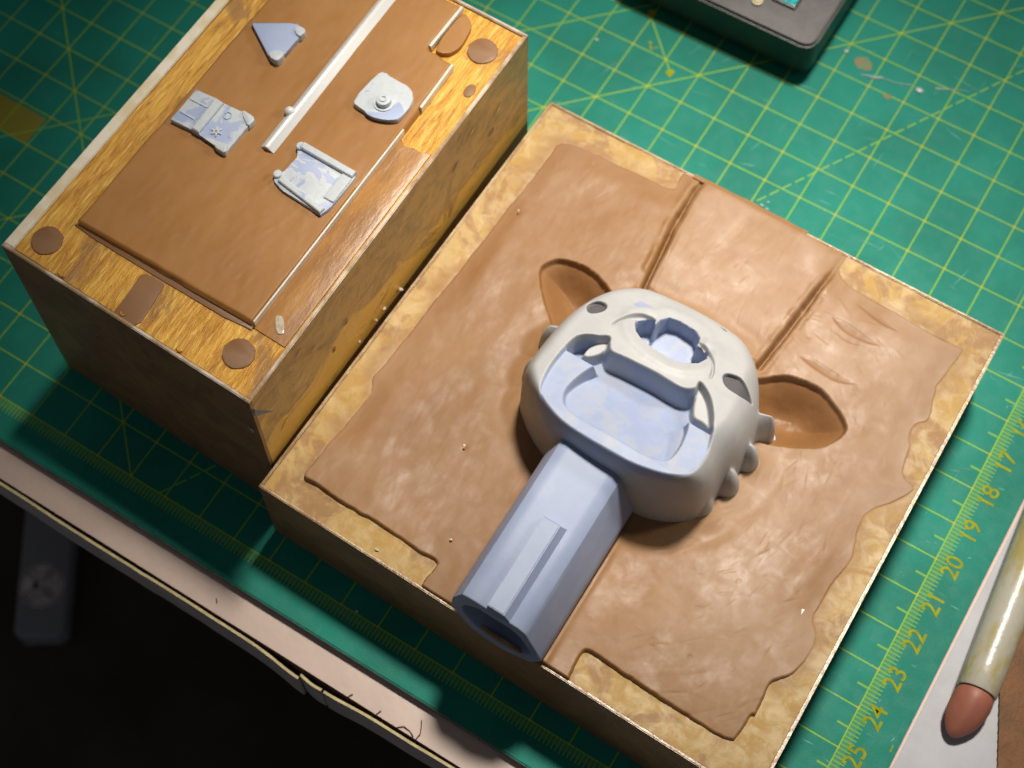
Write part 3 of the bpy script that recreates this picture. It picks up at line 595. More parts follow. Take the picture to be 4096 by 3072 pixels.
def clay_bed():
    n = 540; u = np.linspace(0.0035, 0.9965, n); UU, VV = np.meshgrid(u, u); XY = qm(UU, VV); X, Y = XY[..., 0], XY[..., 1]
    s = sdf(clay_poly, X, Y) + 0.025 * fbm(X * 4, Y * 4, 5)
    zc = 2.87 + 0.07 * smooth(-24.5, -26.6, Y) + 0.06 * fbm(X * 0.45, Y * 0.45, 21) + 0.008 * fbm(X * 1.3, Y * 0.7, 31) + 0.003 * fbm(X * 5, Y * 2.5, 41)
    # pressed panel between the two seams is a little proud
    g1 = seg(D['groove1'], X, Y); g2 = seg(D['groove2'], X, Y)
    panel = sdf([D['groove1'][0], D['groove1'][-1], D['groove2'][-1], D['groove2'][0]], X, Y)
    zc += 0.05 * smooth(-0.02, 0.10, panel)
    wob = 0.03 * fbm(X * 3, Y * 3, 61)
    zc -= 0.24 * np.exp(-((g1 + wob) / 0.055) ** 2) + 0.26 * np.exp(-((g2 + wob) / 0.055) ** 2)
    zc += 0.05 * np.exp(-(((g1 - 0.16) + wob) / 0.07) ** 2) * (0.4 + vnoise(X * 4, Y * 4, 9)) + 0.05 * np.exp(-(((g2 - 0.15) + wob) / 0.06) ** 2) * (0.4 + vnoise(X * 5, Y * 5, 10))
    # hollows left by the ears
    hol = np.zeros_like(X)
    for nm, cx, cy, dx, dy in (('ear1', -9.7, -19.9, .5, .55), ('ear2', -4.1, -19.9, -.45, .45)):
        e = sdf(spline(D[nm], 5), X, Y) + 0.015 * fbm(X * 5, Y * 5, 71)
        depth = 0.75 + 0.22 * np.clip((X - cx) * dx + (Y - cy) * dy, -1, 1.2)
        floor_ = depth * (smooth(-0.01, 0.05, e) * 0.22 + 0.78 * smooth(-0.05, 0.75, e)) - 0.02 * fbm(X * 2.5, Y * 2.5, 81) * smooth(.1, .3, e)
        zc -= np.where(e > 0, floor_, 0); hol = np.maximum(hol, smooth(0.0, 0.05, e))
    for q in D['scrapes']:
        e = sdf(spline(q, 4), X, Y); zc -= 0.012 * smooth(0.0, 0.10, e); hol = np.maximum(hol, 0.85 * smooth(0, .04, e))
    for (x, y) in D['dents']:
        r = np.hypot(X - x, Y - y); zc += -0.015 * np.exp(-(r / 0.05) ** 2)
    rs3 = random.Random(42)
    def scratch(x, y, a, L, dep, w):
        m_ = (np.abs(X - x) < L + .1) & (np.abs(Y - y) < L + .1); iy, ix = np.where(m_)
        if len(iy) == 0: return
        y0, y1, x0, x1 = iy.min(), iy.max() + 1, ix.min(), ix.max() + 1; xx = X[y0:y1, x0:x1] - x; yy = Y[y0:y1, x0:x1] - y
        u_ = xx * math.cos(a) + yy * math.sin(a); v_ = -xx * math.sin(a) + yy * math.cos(a) + 0.08 * u_ * u_
        zc[y0:y1, x0:x1] += dep * np.exp(-(u_ / (L * .5)) ** 4 - (v_ / w) ** 2)
    for k in range(420):
        x, y = rs3.uniform(-5.2, -1.8), rs3.uniform(-26.6, -16.8)
        if k % 4 == 0: x, y = rs3.uniform(-9.2, -5.0), rs3.uniform(-18.6, -15.8)
        if k % 9 == 1: x, y = rs3.uniform(-12, -8), rs3.uniform(-26.5, -16.5)
        a = math.atan2(y + 21.5, x + 7) + math.pi / 2 + rs3.gauss(0, .35) if x > -5.2 else rs3.gauss(1.45, .2)
        scratch(x, y, a, rs3.uniform(.08, .5), rs3.choice((-1, -1, 1)) * rs3.uniform(.001, .007) * (1 if x > -8 else .4), rs3.uniform(.02, .04))
    # clay pushed up against the head and along the handle
    h = -sdf(headp, X, Y); zc += 0.05 * np.exp(-np.clip(h, 0, 9) / 0.10) * (0.7 + vnoise(X * 3, Y * 3, 90)) - 0.05 * np.exp(-((h - 0.45) / 0.25) ** 2)
    hd = np.maximum(np.abs(X + 7.1) - 1.12, Y + 23.6); zc += 0.05 * np.exp(-np.clip(hd, 0, 9) / 0.08)
    trough = np.where((np.abs(X + 7.12) < 0.95) & (Y < -23.9), 0.7, 0); zc -= trough
    # brush and finger strokes, sweeping round the head on the right
    ang = np.arctan2(Y + 21.5, X + 7); rad = np.hypot(X + 7, Y + 21.5)
    st = fbm(rad * 3.2 + 0.3 * fbm(X, Y, 101), ang * 1.6, 102); right = smooth(-7.5, -5.0, X) * smooth(-20.3, -21.5, Y)
    zc += 0.009 * st * right + 0.010 * fbm(X * 1.2 + Y, Y * 0.8 - X * .6, 130) * right; zc += 0.004 * fbm((X * 0.55 + Y * 0.1) * 5.5, Y * 0.5, 104) * (1 - right)
    lump = np.maximum(0, fbm(X * 1.1, Y * 1.1, 120)) * 0.015 * smooth(-4.6, -2.5, X); zc += lump
    soft = np.maximum(smooth(-2.9, -2.0, X) * smooth(-25.2, -24.0, Y), smooth(-11.6, -12.2, X) * smooth(-25.8, -24.8, Y)); soft = np.maximum(soft, smooth(-17.4, -16.6, Y))
    k = smooth(-0.035, 0.06, s)
    fe = np.maximum(soft, 0.0); zc = zc * (1 - fe) + (2.815 + (zc - 2.815) * smooth(0.0, 0.7, s)) * fe
    Z = 2.62 + (zc - 2.62) * k
    em = np.minimum(np.minimum(UU, 1 - UU), np.minimum(VV, 1 - VV)) * 12
    Z = np.minimum(Z, np.where(em < 0.055, 2.55, 9)) if False else Z - 0.35 * smooth(0.075, 0.042, em)
    return grid('clay_bed', X, Y, Z, (s > -0.3), M_clay, sl, attr={'hollow': hol, 'pale_zone': np.clip(np.maximum(smooth(-6.0, -3.8, X) * smooth(-26.8, -24.5, Y), 0.8 * smooth(-0.1, 0.3, panel)) * (0.75 + 0.9 * fbm(X * .7, Y * .7, 211) + .5 * fbm(X * 3, Y * 1.5, 213)), 0, 1)})
# the clay is mixed paler on the right and on the panel, warmer in the fresh hollows
def clay_bed_mat():
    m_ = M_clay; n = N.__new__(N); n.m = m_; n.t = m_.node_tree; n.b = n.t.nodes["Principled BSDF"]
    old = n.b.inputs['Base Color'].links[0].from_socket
    a = n.attr('hollow'); du = n.t.nodes.new('ShaderNodeMath'); du.operation = 'MULTIPLY'; n.l(n.attr('pale_zone'), du.inputs[0]); du.inputs[1].default_value = 0.55; old = n.mix(du.outputs[0], old, (0.40, 0.275, 0.185)); col = n.mix(a, old, (0.240, 0.115, 0.041)); n.l(col, n.b.inputs['Base Color'])
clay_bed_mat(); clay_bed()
# torn clay lip hanging over the back edge
def lip(u0, u1, seed):
    us = np.linspace(u0, u1, 30); V = []; Fc = []
    for u in us:
        p = qm(u, 1.0); n1 = float(vnoise(np.array(u * 60.0), np.array(.5), seed)); o_ = 0.05 + 0.05 * n1
        V += [(p[0], p[1] - 0.10, 2.87 + .01 * n1), (p[0], p[1] + o_ * .8, 2.84 + .02 * n1), (p[0], p[1] + o_ * .7, 2.72), (p[0], p[1] - 0.10, 2.72)]
    for i in range(len(us) - 1):
        for k in range(4): Fc.append((4 * i + k, 4 * i + (k + 1) % 4, 4 * i + 4 + (k + 1) % 4, 4 * i + 4 + k))
    Fc += [(3, 2, 1, 0), tuple(4 * 29 + k for k in range(4))]
    mobj('clay_lip', V, Fc, M_clay, sl, auto=60)
lip(0.335, 0.585, 4)
M_film = plain('pale_film', (0.66, 0.54, 0.36), 0.3, 0.15, 6)
for x, y, L, w_, r0 in [(-2.02, -23.75, .16, .06, 1.2), (-1.95, -24.5, .07, .04, .3), (-2.15, -24.2, .1, .03, 1.2), (-2.08, -25.0, .14, .03, 1.3), (-2.9, -20.9, .14, .07, .9), (-10.3, -27.2, .05, .03, 0), (-2.2, -20.2, .12, .08, 1.0)]:
    pol = chaikin([(x + L * math.cos(r0) * a - w_ * math.sin(r0) * b, y + L * math.sin(r0) * a + w_ * math.cos(r0) * b) for a, b in ((-1, -.5), (-.3, -1), (.1, -.4), (1, -.3), (.5, .3), (.7, .9), (-.1, .5), (-.6, 1))], 0)
    prism('film_flake', pol, SZ - 0.02, SZ + 0.045, M_film, sl, bevel=0.01)

# ================================================================== resin head on its handle
ch = thing('resin_casting', 'pale grey resin head with open mouth on a blue eight-sided hollow handle', 'resin casting', (-6.9, -21.5, 2.9))
headm = spline([(-9.41, -22.79), (-9.15, -23.06), (-8.84, -23.29), (-8.4, -23.52), (-7.9, -23.66), (-7.2, -23.72), (-6.5, -23.72), (-6.0, -23.66), (-5.43, -23.50), (-4.96, -23.20), (-4.74, -22.85), (-4.68, -22.35), (-4.54, -21.7), (-4.58, -21.0), (-4.76, -20.4), (-5.10, -19.8), (-5.5, -19.35), (-5.95, -19.1), (-6.8, -18.98), (-7.7, -19.02), (-8.35, -19.15), (-8.85, -19.55), (-9.2, -20.15), (-9.42, -20.9), (-9.50, -21.6), (-9.52, -22.3)], 6)
YB = -22.02
TUFTS = [((-5.1, -20.85), (-4.50, -20.48), .44, .20), ((-5.0, -21.25), (-4.52, -21.36), .32, .27), ((-5.0, -21.95), (-4.64, -22.08), .32, .29), ((-5.2, -22.55), (-4.92, -22.76), .32, .30),
         ((-9.1, -20.95), (-9.60, -21.12), .32, .29), ((-9.1, -21.80), (-9.52, -21.98), .32, .28)]
def head_mesh():
    st = 0.018; xs = np.arange(-10.1, -3.95, st); ys = np.arange(-24.0, -18.7, st); X, Y = np.meshgrid(xs, ys)
    s = sdf(headm, X, Y)
    T = 5.28 - 0.095 * np.maximum(0, Y + 22.7) ** 2 - 0.075 * np.maximum(0, np.abs(X + 6.9) - 0.9) ** 2
    wdt = 0.26 + 0.30 * smooth(-23.2, -22.0, Y) + 0.32 * smooth(-5.6, -5.0, X) * smooth(-23.3, -22.7, Y) * smooth(-19.8, -20.5, Y); q = np.clip(1 - s / wdt, 0, 1); prof = (1 - q ** 2.8) ** (1 / 2.3)
    Z = np.where(s > 0, 2.5 + (T - 2.5) * prof, 2.5)
    s_all = s.copy()
    for (ax, ay), (bx_, by_), r0, r1 in TUFTS:                          # rounded locks of fur along both cheeks
        ex, ey = bx_ - ax, by_ - ay; tc = np.clip(((X - ax) * ex + (Y - ay) * ey) / (ex * ex + ey * ey), 0, 1)
        sd = r0 + (r1 - r0) * tc - np.hypot(X - ax - tc * ex, Y - ay - tc * ey)
        kk = 0.10; hm = np.clip(0.5 + 0.5 * (sd - s_all) / kk, 0, 1); s_all = s_all * (1 - hm) + sd * hm + kk * hm * (1 - hm)
    q2 = np.clip(1 - s_all / 0.24, 0, 1); Zl = np.where(s_all > 0, 2.5 + (1.10 + 0.55 * smooth(0.05, 0.6, s_all)) * (1 - q2 ** 2.2) ** 0.5, 2.5)
    kk = 0.25; hm = np.clip(0.5 + 0.5 * (Zl - Z) / kk, 0, 1); Z = np.where(s_all > 0, Z * (1 - hm) + Zl * hm + kk * hm * (1 - hm) * smooth(0, .15, s_all), Z)
    soft = smooth(0.12, 0.5, s)
    Mo = sdf(spline(D['mouth'], 4), X, Y); Pi = sdf(spline(D['pit'], 4), X, Y); No = sdf(D['nose'], X, Y)
    back = smooth(-22.4, -21.8, Y) * smooth(-8.6, -8.2, X) * smooth(-5.2, -5.6, X)
    zf = 5.20 - 0.12 * np.maximum(0, Y + 23.3) - 0.02 * np.abs(X + 7)
    zp = 5.00 - 0.37 * np.maximum(0, Y + 23.2) + 0.015 * fbm(X * 2, Y * 2, 7)
    bk = smooth(YB - 0.03, YB + 0.05, Y + 0.04 * (X + 7.0))
    k = smooth(-0.02, 0.05 + 0.13 * back, Mo); zin = np.minimum(zf, Z - 0.05) * (1 - bk) + zp * bk; Z = Z * (1 - k) + zin * k
    k = smooth(-0.02, 0.05 + 0.03 * back, Pi); Z = Z * (1 - k) + zp * k
    for nm, dz in (('pocketL', 4.78), ('pocketR', 4.78)):
        k = smooth(-0.03, 0.06, sdf(spline(D[nm], 4), X, Y)); Z = Z * (1 - k) + dz * k
    lipz = 0.06 * np.exp(-((No + 0.22) / 0.14) ** 2); Z += lipz * soft
    for nm, dd in (('lipcutL', 0.14), ('lipcutR', 0.18)):
        Z -= dd * smooth(-0.02, 0.05, sdf(spline(D[nm], 4), X, Y))
    k = smooth(-0.012, 0.050, No); zn = 4.02 + 0.06 * (Y + 20.8); Z = Z * (1 - k) + zn * k
    hole = np.zeros_like(X)
    for nm, dd in (('eyeL', 0.14), ('eyeR', 0.14), ('eyeB', 0.12)):
        e = sdf(spline(D[nm], 4), X, Y); k = smooth(-0.015, 0.03, e); Z -= dd * k; hole = np.maximum(hole, k)
    Z += 0.004 * fbm(X * 3, Y * 3, 55) * soft
    bare = np.maximum(np.maximum(smooth(-0.05, 0.07, Mo), smooth(-0.04, 0.02, No)), smooth(-0.06, 0.05, sdf(D['bluespot'], X, Y)))
    bare *= 1 - 0.95 * np.maximum(smooth(-.02, .03, sdf(D['pocketL'], X, Y)), smooth(-.02, .03, sdf(D['pocketR'], X, Y)))
    bare = np.maximum(bare, 0.62 * smooth(-23.45, -23.62, Y) * smooth(-5.7, -6.6, X) * smooth(-8.5, -7.6, X) * smooth(3.8, 4.6, Z))
    return grid('head', X, Y, Z, (s > -0.06) | (s_all > -0.03), M_head, ch, attr={'bare': bare, 'hole': hole})
def head_holes():
    m_ = M_head; n = N.__new__(N); n.m = m_; n.t = m_.node_tree; n.b = n.t.nodes["Principled BSDF"]
    old = n.b.inputs['Base Color'].links[0].from_socket
    n.l(n.mix(n.attr('hole'), old, (0.095, 0.09, 0.095)), n.b.inputs['Base Color'])       # plugged with dark grey putty
head_holes(); hd = head_mesh()
# handle: hollow eight-sided tube
sec = [(-7.88, 4.62), (-6.46, 4.50), (-6.02, 3.16), (-6.28, 2.58), (-7.0, 2.28), (-7.72, 2.46), (-8.22, 3.30), (-8.16, 3.9)]
def handle():
    P = chaikin(sec, 2, 0.10)
    # resample
    def rs_(poly, n):
        poly = np.array(poly); nx = np.roll(poly, -1, axis=0); L = np.hypot(*(nx - poly).T); c = np.r_[0, np.cumsum(L)]; out = []
        for t in np.linspace(0, c[-1], n, endpoint=False):
            i = min(np.searchsorted(c, t, 'right') - 1, len(poly) - 1); f_ = (t - c[i]) / L[i]; out.append(poly[i] * (1 - f_) + nx[i] * f_)
        return np.array(out)
    n = len(P); cen = P.mean(0)
    inner = []
    for x, z in P:                                              # oval bore seen at the end
        a = math.atan2((z - 3.42) / 1.0, (x + 7.10) / 0.9); inner.append((-7.12 + 0.80 * math.cos(a) , 3.44 + 0.80 * math.sin(a) + 0.10 * -math.cos(a)))
    inner = np.array(inner)
    y0, y1 = -27.52, -23.3
    def R_(poly, y, k=1.0): return [(cen[0] + (p[0] - cen[0]) * k, y, cen[1] + (p[1] - cen[1]) * k) for p in poly]
    rings = [R_(inner, -24.2), R_(inner, y0 + 0.06), R_(inner, y0 + 0.015, 1.02), R_(inner, y0, 1.05), R_(P, y0, 0.975), R_(P, y0 + 0.012, 0.99), R_(P, y0 + 0.04, 1.0), R_(P, -25.5), R_(P, y1)]
    return loft('handle', rings, M_handle, ch, auto=28)
ha = handle()
def rib():
    zt = lambda x: 4.62 - (x + 7.88) * 0.0845
    bm = bmesh.new(); x0, x1, y0, y1 = -7.31, -6.93, -27.50, -25.34
    b = [bm.verts.new((x, y, zt(x) - 0.03)) for x, y in ((x0 - .02, y0), (x1 + .15, y0), (x1 + .15, y1 + .10), (x0 - .02, y1 + .10))]
    t = [bm.verts.new((x, y, zt(x) + 0.21)) for x, y in ((x0, y0), (x1, y0), (x1, y1), (x0, y1))]
    bm.faces.new(b[::-1]); bm.faces.new(t)
    for i in range(4): bm.faces.new((b[i], b[(i + 1) % 4], t[(i + 1) % 4], t[i]))
    bmesh.ops.bevel(bm, geom=[e for e in bm.edges if all(v in t for v in e.verts)], offset=0.018, segments=2, affect='EDGES')
    from_bm('rib', bm, M_handle, ha, auto=35)
rib()

# ================================================================== tall mould box
BZ = 6.0
bx = thing('tall_clay_mould', 'tall box-shaped mould with a clay sheet on yellow wood and acrylic sides', 'mould', (-16.7, -21.4, 0))
BQ = [(-20.05, -26.52), (-13.39, -26.77), (-13.28, -16.05), (-19.92, -15.9)]
wt = 0.085
mats = [(M_dwall, M_edge), (M_wall, M_edge), (M_wall, M_edge), (M_wall, M_edge2)]
for k in range(4):
    p, q = np.array(BQ[k]), np.array(BQ[(k + 1) % 4]); d = (q - p) / np.linalg.norm(q - p); th = 0.28 if k == 3 else wt
    e0 = wt if k == 1 else (0.20 if k == 3 else 0); a, b_ = (p, q) if k % 2 == 0 else (p + d * wt, q - d * wt)
    wallquad('acrylic_wall', a, b_, th, 0.02, BZ + (0.06 if k != 3 else 0.05), mats[k][0], mats[k][1], bx)
prism('wooden_core', [(-19.78, -26.42), (-13.485, -26.665), (-13.375, -16.15), (-19.62, -16.0)], 0.02, BZ, M_wood, bx)
sheet_poly = [(-18.98, -25.26), (-14.33, -25.30), (-14.27, -21.8), (-14.23, -19.1), (-14.245, -17.67), (-14.94, -17.60), (-14.93, -16.22), (-18.86, -16.12)]
def clay_sheet():
    X, Y = np.meshgrid(np.arange(-19.1, -14.1, 0.045), np.arange(-25.4, -16.05, 0.045))
    s = sdf(sheet_poly, X, Y) + 0.012 * fbm(X * 3, Y * 3, 2)
    z = 6.19 + 0.02 * fbm(X * 0.5, Y * 0.5, 3) + 0.006 * fbm(X * 5, Y * 2, 4)
    rs2 = random.Random(5)
    for k in range(40):
        x, y = rs2.uniform(-18.6, -14.6), rs2.uniform(-25.0, -21.5); a = rs2.uniform(0.5, 1.4); L = rs2.uniform(.02, .12)
        z += 0.007 * np.exp(-(((X - x) * math.cos(a) + (Y - y) * math.sin(a)) / L) ** 2 - ((-(X - x) * math.sin(a) + (Y - y) * math.cos(a)) / .03) ** 2)
    Z = 5.9 + (z - 5.9) * smooth(-0.03, 0.035, s)
    grid('clay_sheet', X, Y, Z, s > -0.15, M_sheet, bx)
clay_sheet()
prism('clay_film', [(-14.36, -25.32), (-13.50, -25.36), (-13.45, -19.85), (-13.63, -19.96), (-13.88, -19.93), (-14.08, -20.01), (-14.24, -19.85), (-14.30, -22.0)], BZ - 0.02, BZ + 0.035, M_skim, bx, bevel=0.02)
prism('clay_film', chaikin([(-19.05, -25.34), (-17.0, -25.40), (-14.3, -25.45), (-14.35, -25.22), (-19.0, -25.2)], 1), BZ - .02, BZ + 0.03, M_plug, bx, bevel=0.02)
for (x, y) in list(D['dots']) + [(-19.2, -16.9)]: prism('clay_plug', [(px + .012 * math.sin(k * 2.3), py + .012 * math.cos(k * 1.7)) for k, (px, py) in enumerate(circle(x, y, 0.345, 26))], BZ - .02, BZ + 0.035, M_plug, bx, bevel=0.02)
prism('clay_patch', chaikin(D['patch'], 1, .15), BZ - .02, BZ + 0.03, M_plug, bx, bevel=0.02)
prism('clay_tongue', chaikin(D['tongue'], 2), BZ - .02, BZ + 0.13, M_sheet, bx, bevel=0.03)
for x, y, r in [(-13.62, -18.0, .13)]: prism('clay_smear', chaikin([(px * 1, py) for px, py in circle(x, y, r, 9, r * 1.5)], 1), BZ - .02, BZ + 0.025, M_plug, bx, bevel=0.015)
# clay smeared and torn on the outside of the right wall
rs = random.Random(21)
for k in range(9):
    y = rs.uniform(-26.3, -17.0); z = rs.uniform(3.4, 5.7); L = rs.uniform(.06, .2); hh = rs.uniform(.015, .04); n = 10
    xw = -13.39 + (y + 26.77) * 0.0103; V = []; tilt = rs.uniform(.15, .9)
    for q in range(n):
        a = 2 * math.pi * q / n; rr = rs.uniform(.75, 1.2); dy, dz = L * rr * math.cos(a), hh * rr * math.sin(a); V.append((xw + 0.012, y + dy, z + dz + dy * tilt))
    V.append((xw + 0.05, y, z)); Fc = [(q, (q + 1) % n, n) for q in range(n)]
    mobj('clay_smear', V, Fc, M_plug if k % 2 else M_wall, bx, auto=60)
# splinters and clear flakes at the corners
M_clear = plain('clear_flake', (0.62, 0.54, 0.42), 0.12, 0.15, 6)
mobj('acrylic_flake', [(-13.42, -26.79, 5.83), (-13.28, -26.77, 5.86), (-13.02, -26.52, 5.62), (-13.30, -26.80, 5.55), (-13.36, -26.74, 5.6)], [(0, 1, 3), (1, 2, 3), (0, 3, 4), (1, 4, 2), (0, 4, 1), (2, 4, 3)], M_clear, bx, auto=10)
box('acrylic_flake', -13.66, -13.53, -26.795, -26.77, 4.4, 4.56, M_clear, bx, bevel=0.008)
for pts in ([(-14.02, -25.27), (-13.96, -24.9)],): pass
tagp = D['tag']; prism('clear_tag', chaikin(tagp, 1), BZ + .03, BZ + .06, M_clear, bx, bevel=0.012)
for x, L in ((-18.6, .2), (-16.9, .14), (-15.4, .16)):
    yb = -26.40 - (x + 19.84) * 0.038
    tube('wood_splinter', [(x, yb + .05, BZ + .02), (x + L * .6, yb - .01, BZ + .05), (x + L, yb + .04, BZ + .04)], [.02, .03, .008], M_wood, bx, n=5)

# ------------------------------------------------------------------ parts lying on the tall mould
def strip(pts, w_, h_, label, m):
    c = [np.array(p) for p in pts]; L = []; Rr = []
    for i, p in enumerate(c):
        d = c[min(i + 1, len(c) - 1)] - c[max(i - 1, 0)]; d = d / np.linalg.norm(d); nn = np.array([-d[1], d[0]]); ww = w_ * (1 if i % 2 else 1.12)
        L.append(tuple(p + nn * ww / 2)); Rr.append(tuple(p - nn * ww / 2))
    o = prism('plastic_strip', L + Rr[::-1], BZ + .02, h_, m, loc=(c[0][0], c[0][1], BZ), bevel=0.012); tag(o, label, 'plastic strip', 'thin strips along the clay sheet'); return o
strip([(-14.315, -25.27), (-14.30, -24.5), (-14.285, -23.4), (-14.27, -22.2), (-14.26, -21.0), (-14.245, -19.72)], 0.038, 6.22, 'long thin cream strip along the right side of the clay sheet', M_cream)
strip([(-14.235, -19.05), (-14.24, -18.4), (-14.245, -17.72)], 0.055, 6.22, 'short cream strip beside the bare yellow wood at the clay sheet edge', M_cream)
strip([(-14.95, -17.55), (-14.93, -16.9), (-14.91, -16.25)], 0.065, 6.22, 'short cream strip beside the rounded clay tongue at the back corner', M_cream)
# long white rod with a half-round back
def rod():
    t = thing('white_rod', 'long white half-round plastic rod lying down the middle of the clay sheet', 'plastic rod', (-16.5, -19, BZ))
    rings = []
    for y, k in ((-21.70, .95), (-21.66, 1.0), (-16.25, 1.0), (-16.22, .95)):
        r = [(-16.50 + .01 + x_ * k, y, 6.16 + z_ * k) for x_, z_ in ((-.185, 0), (-.18, .03), (-.06, .165), (-.02, .178), (.03, .165), (.165, .04), (.172, 0))]
        rings.append(r)
    loft('rod', rings, M_white, t, auto=25)
    bm = bmesh.new(); bmesh.ops.create_uvsphere(bm, u_segments=16, v_segments=10, radius=1)
    for v in bm.verts: v.co = Vector((-16.60 + v.co.x * .135, -20.66 + v.co.y * .12, 6.27 + v.co.z * .13))
    from_bm('knob', bm, M_white, t, auto=60)
rod()
PZ = 6.18
pa = thing('resin_plate', 'plain blue triangular resin plate with two chipped pale corners', 'resin plate', (-17.6, -18.5, PZ), 'resin plates on the clay sheet')
prism('plate', D['pA'], PZ - .03, PZ + .15, M_plateA, pa, bevel=0.025)
for q in D['pAb']: prism('corner_tab', chaikin(q, 2, .2), PZ, PZ + .21, M_tab, pa, bevel=0.03)
pb = thing('resin_plate', 'pale rectangular resin plate with raised ridge and small flower mark', 'resin plate', (-18.0, -21.2, PZ), 'resin plates on the clay sheet')
prism('plate', D['pB'], PZ - .03, PZ + .14, M_plateM, pb, bevel=0.025)
prism('ridge', D['pBridge'], PZ, PZ + .23, M_plateP, pb, bevel=0.06, segs=3)
(a0, a1, a2, a3) = D['pBline']
for p, q in ((a0, a1), (a2, a3)):
    p, q = np.array(p), np.array(q); d = (q - p) / np.linalg.norm(q - p); nn = np.array([-d[1], d[0]]) * .02
    prism('raised_line', [tuple(p - nn), tuple(q - nn), tuple(q + nn), tuple(p + nn)], PZ + .1, PZ + .165, M_plateP, pb, bevel=0.008)
for q in D['pBtabs']: prism('corner_tab', chaikin(q, 1, .2), PZ, PZ + .19, M_tab, pb, bevel=0.03)
(fx, fy) = D['pBflower'][0]
fl_ = []
for k in range(48):
    a = 2 * math.pi * k / 48; r = .095 + .045 * math.cos(6 * a); fl_.append((fx + r * math.cos(a), fy + r * math.sin(a)))
fo = prism('flower_mark', fl_, PZ + .12, PZ + .175, M_tab, pb, bevel=0.01); prism('flower_hole', circle(fx, fy, .03, 12), PZ + .17, PZ + .18, M_darkhole, fo)
(hx, hy) = D['pBhole'][0]; prism('pin_hole', circle(hx, hy, .022, 10), PZ + .138, PZ + .145, M_darkhole, pb)
(rx, ry) = D['pBring'][0]
def ringo(name, x, y, r0, r1, z0, z1, m, parent, n=28):
    o_, i_ = circle(x, y, r1, n), circle(x, y, r0, n); bm = bmesh.new(); V = {}
    for key, pol, z in (('ob', o_, z0), ('ot', o_, z1), ('ib', i_, z0), ('it', i_, z1)): V[key] = [bm.verts.new((a, b, z)) for a, b in pol]
    for k in range(n):
        j = (k + 1) % n
        for A, B in (('ob', 'ot'), ('ot', 'it'), ('it', 'ib'), ('ib', 'ob')): bm.faces.new((V[A][k], V[A][j], V[B][j], V[B][k]))
    return from_bm(name, bm, m, parent, auto=40)
ringo('ring_mark', rx, ry, .075, .10, PZ + .12, PZ + .16, M_plateA, pb)
pc = thing('resin_plate', 'squarish resin plate with a round stepped button near the white strip', 'resin plate', (-14.9, -19.5, PZ), 'resin plates on the clay sheet')
prism('plate', chaikin(D['pC'], 1, .2), PZ - .03, PZ + .15, M_plateP, pc, bevel=0.04, segs=3)
prism('bare_patch', chaikin(D['pCblue'], 2), PZ + .13, PZ + .157, M_plateA, pc, bevel=0.01)
(cx_, cy_) = D['pCbutton'][0]; cx_ += .01; cy_ -= .05
ringo('button_groove', cx_, cy_, .17, .235, PZ + .13, PZ + .175, M_plateP, pc)
bo = prism('button', circle(cx_, cy_, .165, 32), PZ + .13, PZ + .30, M_plateP, pc, bevel=0.025); ringo('button_ring', cx_, cy_, .055, .085, PZ + .29, PZ + .325, M_plateP, bo)
pd = thing('resin_plate', 'tray-shaped resin plate with rolled ends and patchy grey primer', 'resin plate', (-15.6, -22.2, PZ), 'resin plates on the clay sheet')
prism('plate', D['pD'], PZ - .03, PZ + .10, M_plateM, pd, bevel=0.025)
d_ = D['pD']
def bar2(name, p, q, w_, z1, m, parent, rnd=0.05):
    p, q = np.array(p), np.array(q); d = (q - p) / np.linalg.norm(q - p); nn = np.array([-d[1], d[0]]) * w_ / 2
    return prism(name, [tuple(p - nn), tuple(q - nn), tuple(q + nn), tuple(p + nn)], PZ, z1, m, parent, bevel=rnd, segs=3)
bar2('rolled_edge', np.array(d_[2]) * .97 + np.array(d_[11]) * .03, np.array(d_[5]) * .95 + np.array(d_[8]) * .05, .17, PZ + .20, M_tab, pd)
bar2('rolled_edge', np.array(d_[12]) + np.array((.1, .10)), np.array(d_[9]) + np.array((0, .08)), .15, PZ + .18, M_tab, pd)
bar2('end_band', np.array(d_[6]) + np.array((-.16, .0)), np.array(d_[7]) + np.array((-.13, .1)), .26, PZ + .14, M_plateP, pd, .03)
for k, c in enumerate(((d_[2][0] - .02, d_[2][1] - .06), (d_[13][0] + .04, d_[13][1] + .02))): prism('corner_knob', circle(c[0], c[1], .09, 20, .10), PZ, PZ + .17, M_tab, pd, bevel=0.04, segs=3)

# ================================================================== crumbs
def crumb(x, y, z, r, m, label, grp, seed):
    rr = random.Random(seed); bm = bmesh.new(); bmesh.ops.create_icosphere(bm, subdivisions=1, radius=1)
    for v in bm.verts: v.co = Vector((x + v.co.x * r * rr.uniform(.6, 1.5), y + v.co.y * r * rr.uniform(.6, 1.2), z + (v.co.z + .6) * r * rr.uniform(.5, .9)))
    tag(from_bm('crumb', bm, m, loc=(x, y, z), auto=20), label, 'crumb', grp)
M_chip = plain('pale_chip', (0.80, 0.72, 0.60), 0.4, 0.1, 5)
for k, (x, y, z, r) in enumerate([(-13.34, -22.3, 2.85, .05), (-13.36, -23.3, 2.85, .045), (-13.28, -21.7, 2.86, .06), (-13.33, -22.65, 2.86, .035)]): crumb(x, y, z, r, M_chip, ['second pale crumb from the front in the gap between the moulds', 'frontmost pale crumb in the gap between the two moulds', 'rearmost and largest pale crumb in the gap between the moulds', 'smallest pale crumb in the gap between the two moulds'][k], 'crumbs in the gap', k)
for k, (x, y) in enumerate([(-11.1, -25.9)]): pass
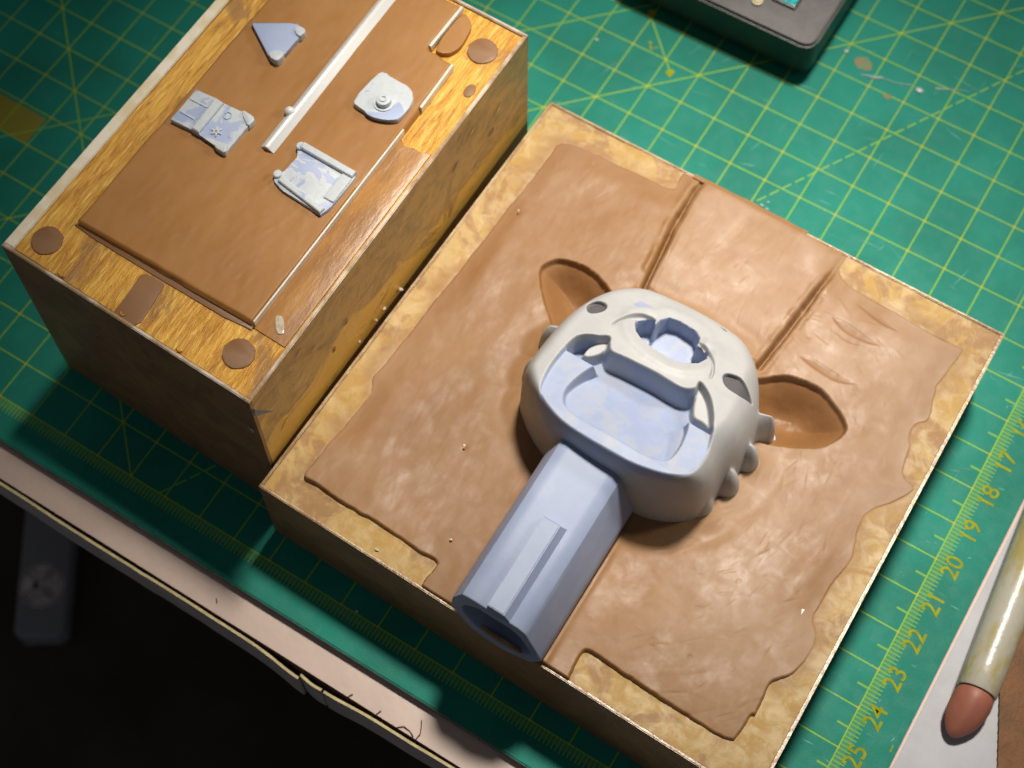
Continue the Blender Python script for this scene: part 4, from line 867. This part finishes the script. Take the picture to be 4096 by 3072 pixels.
for k, (lx_, ly_, lab) in enumerate([(D['dents'][0][0], D['dents'][0][1], 'tiny pale clay crumb on the smooth clay left of the head'), (D['dents'][1][0], D['dents'][1][1], 'tiny pale clay crumb on the clay left of the handle'), (D['dents'][3][0], D['dents'][3][1], 'tiny white crumb near the back left of the clay bed')]): crumb(lx_, ly_, 2.95, .035, M_chip, lab, None, 30 + k)
crumb(-9.27, -14.02, 0.0, .05, M_chip, 'tiny white chip on the green mat behind the low mould', None, 50)
crumb(-10.6, -27.95, 0.0, .035, M_chip, 'tiny pale crumb on the shaded mat before the low mould', None, 51)

# ================================================================== dark grey case with emblem on the floor under the table
cs = thing('grey_case', 'dim grey case with a round embossed wave emblem on the dark shelf', 'case', (-27.8, -28, -26))
A_, B_ = np.array((-29.0, -26.0)), np.array((-26.42, -29.86)); dd = (B_ - A_) / np.linalg.norm(B_ - A_); nn = np.array((-dd[1], dd[0]))
def cl(a, b): return tuple(A_ + dd * a + nn * b)
prism('case_body', [cl(-5, -.96), cl(4.35, -.96), cl(4.60, -.7), cl(4.60, .7), cl(4.35, .96), cl(-5, .96)], -26, -25, M_case, cs, bevel=0.15, segs=4)
ER = 0.86; ec = cl(2.55, -0.06); em = prism('emblem', circle(ec[0], ec[1], ER, 40), -25.02, -24.97, M_emblem, cs, bevel=0.02)
def el(a, b): return (ec[0] + (dd[0] * a + nn[0] * b) * ER / 1.55, ec[1] + (dd[1] * a + nn[1] * b) * ER / 1.55)
def earc(a, b, r, t0, t1, w_=.05):
    ts = np.linspace(t0, t1, 18); pts = [(a + (r + w_) * math.cos(t), b + (r + w_) * math.sin(t)) for t in ts] + [(a + (r - w_) * math.cos(t), b + (r - w_) * math.sin(t)) for t in ts[::-1]]
    prism('emblem_groove', [el(x, y) for x, y in pts], -24.98, -24.955, M_emblemd, em)
for r in (.45, .8, 1.15): earc(1.35, -0.15, r, 2.0, 4.3)
for r in (.55, .95): earc(-1.35, -0.1, r, -1.15, 1.15)
for r in (.45, .85, 1.25): earc(-0.1, 1.45, r, 3.45, 5.75)
earc(0, 0, 1.42, 0, 6.283, .04)
prism('emblem_groove', [el(-.25, -.60), el(.25, -.60), el(.25, -.15), el(-.25, -.15)], -24.98, -24.955, M_emblemd, em)
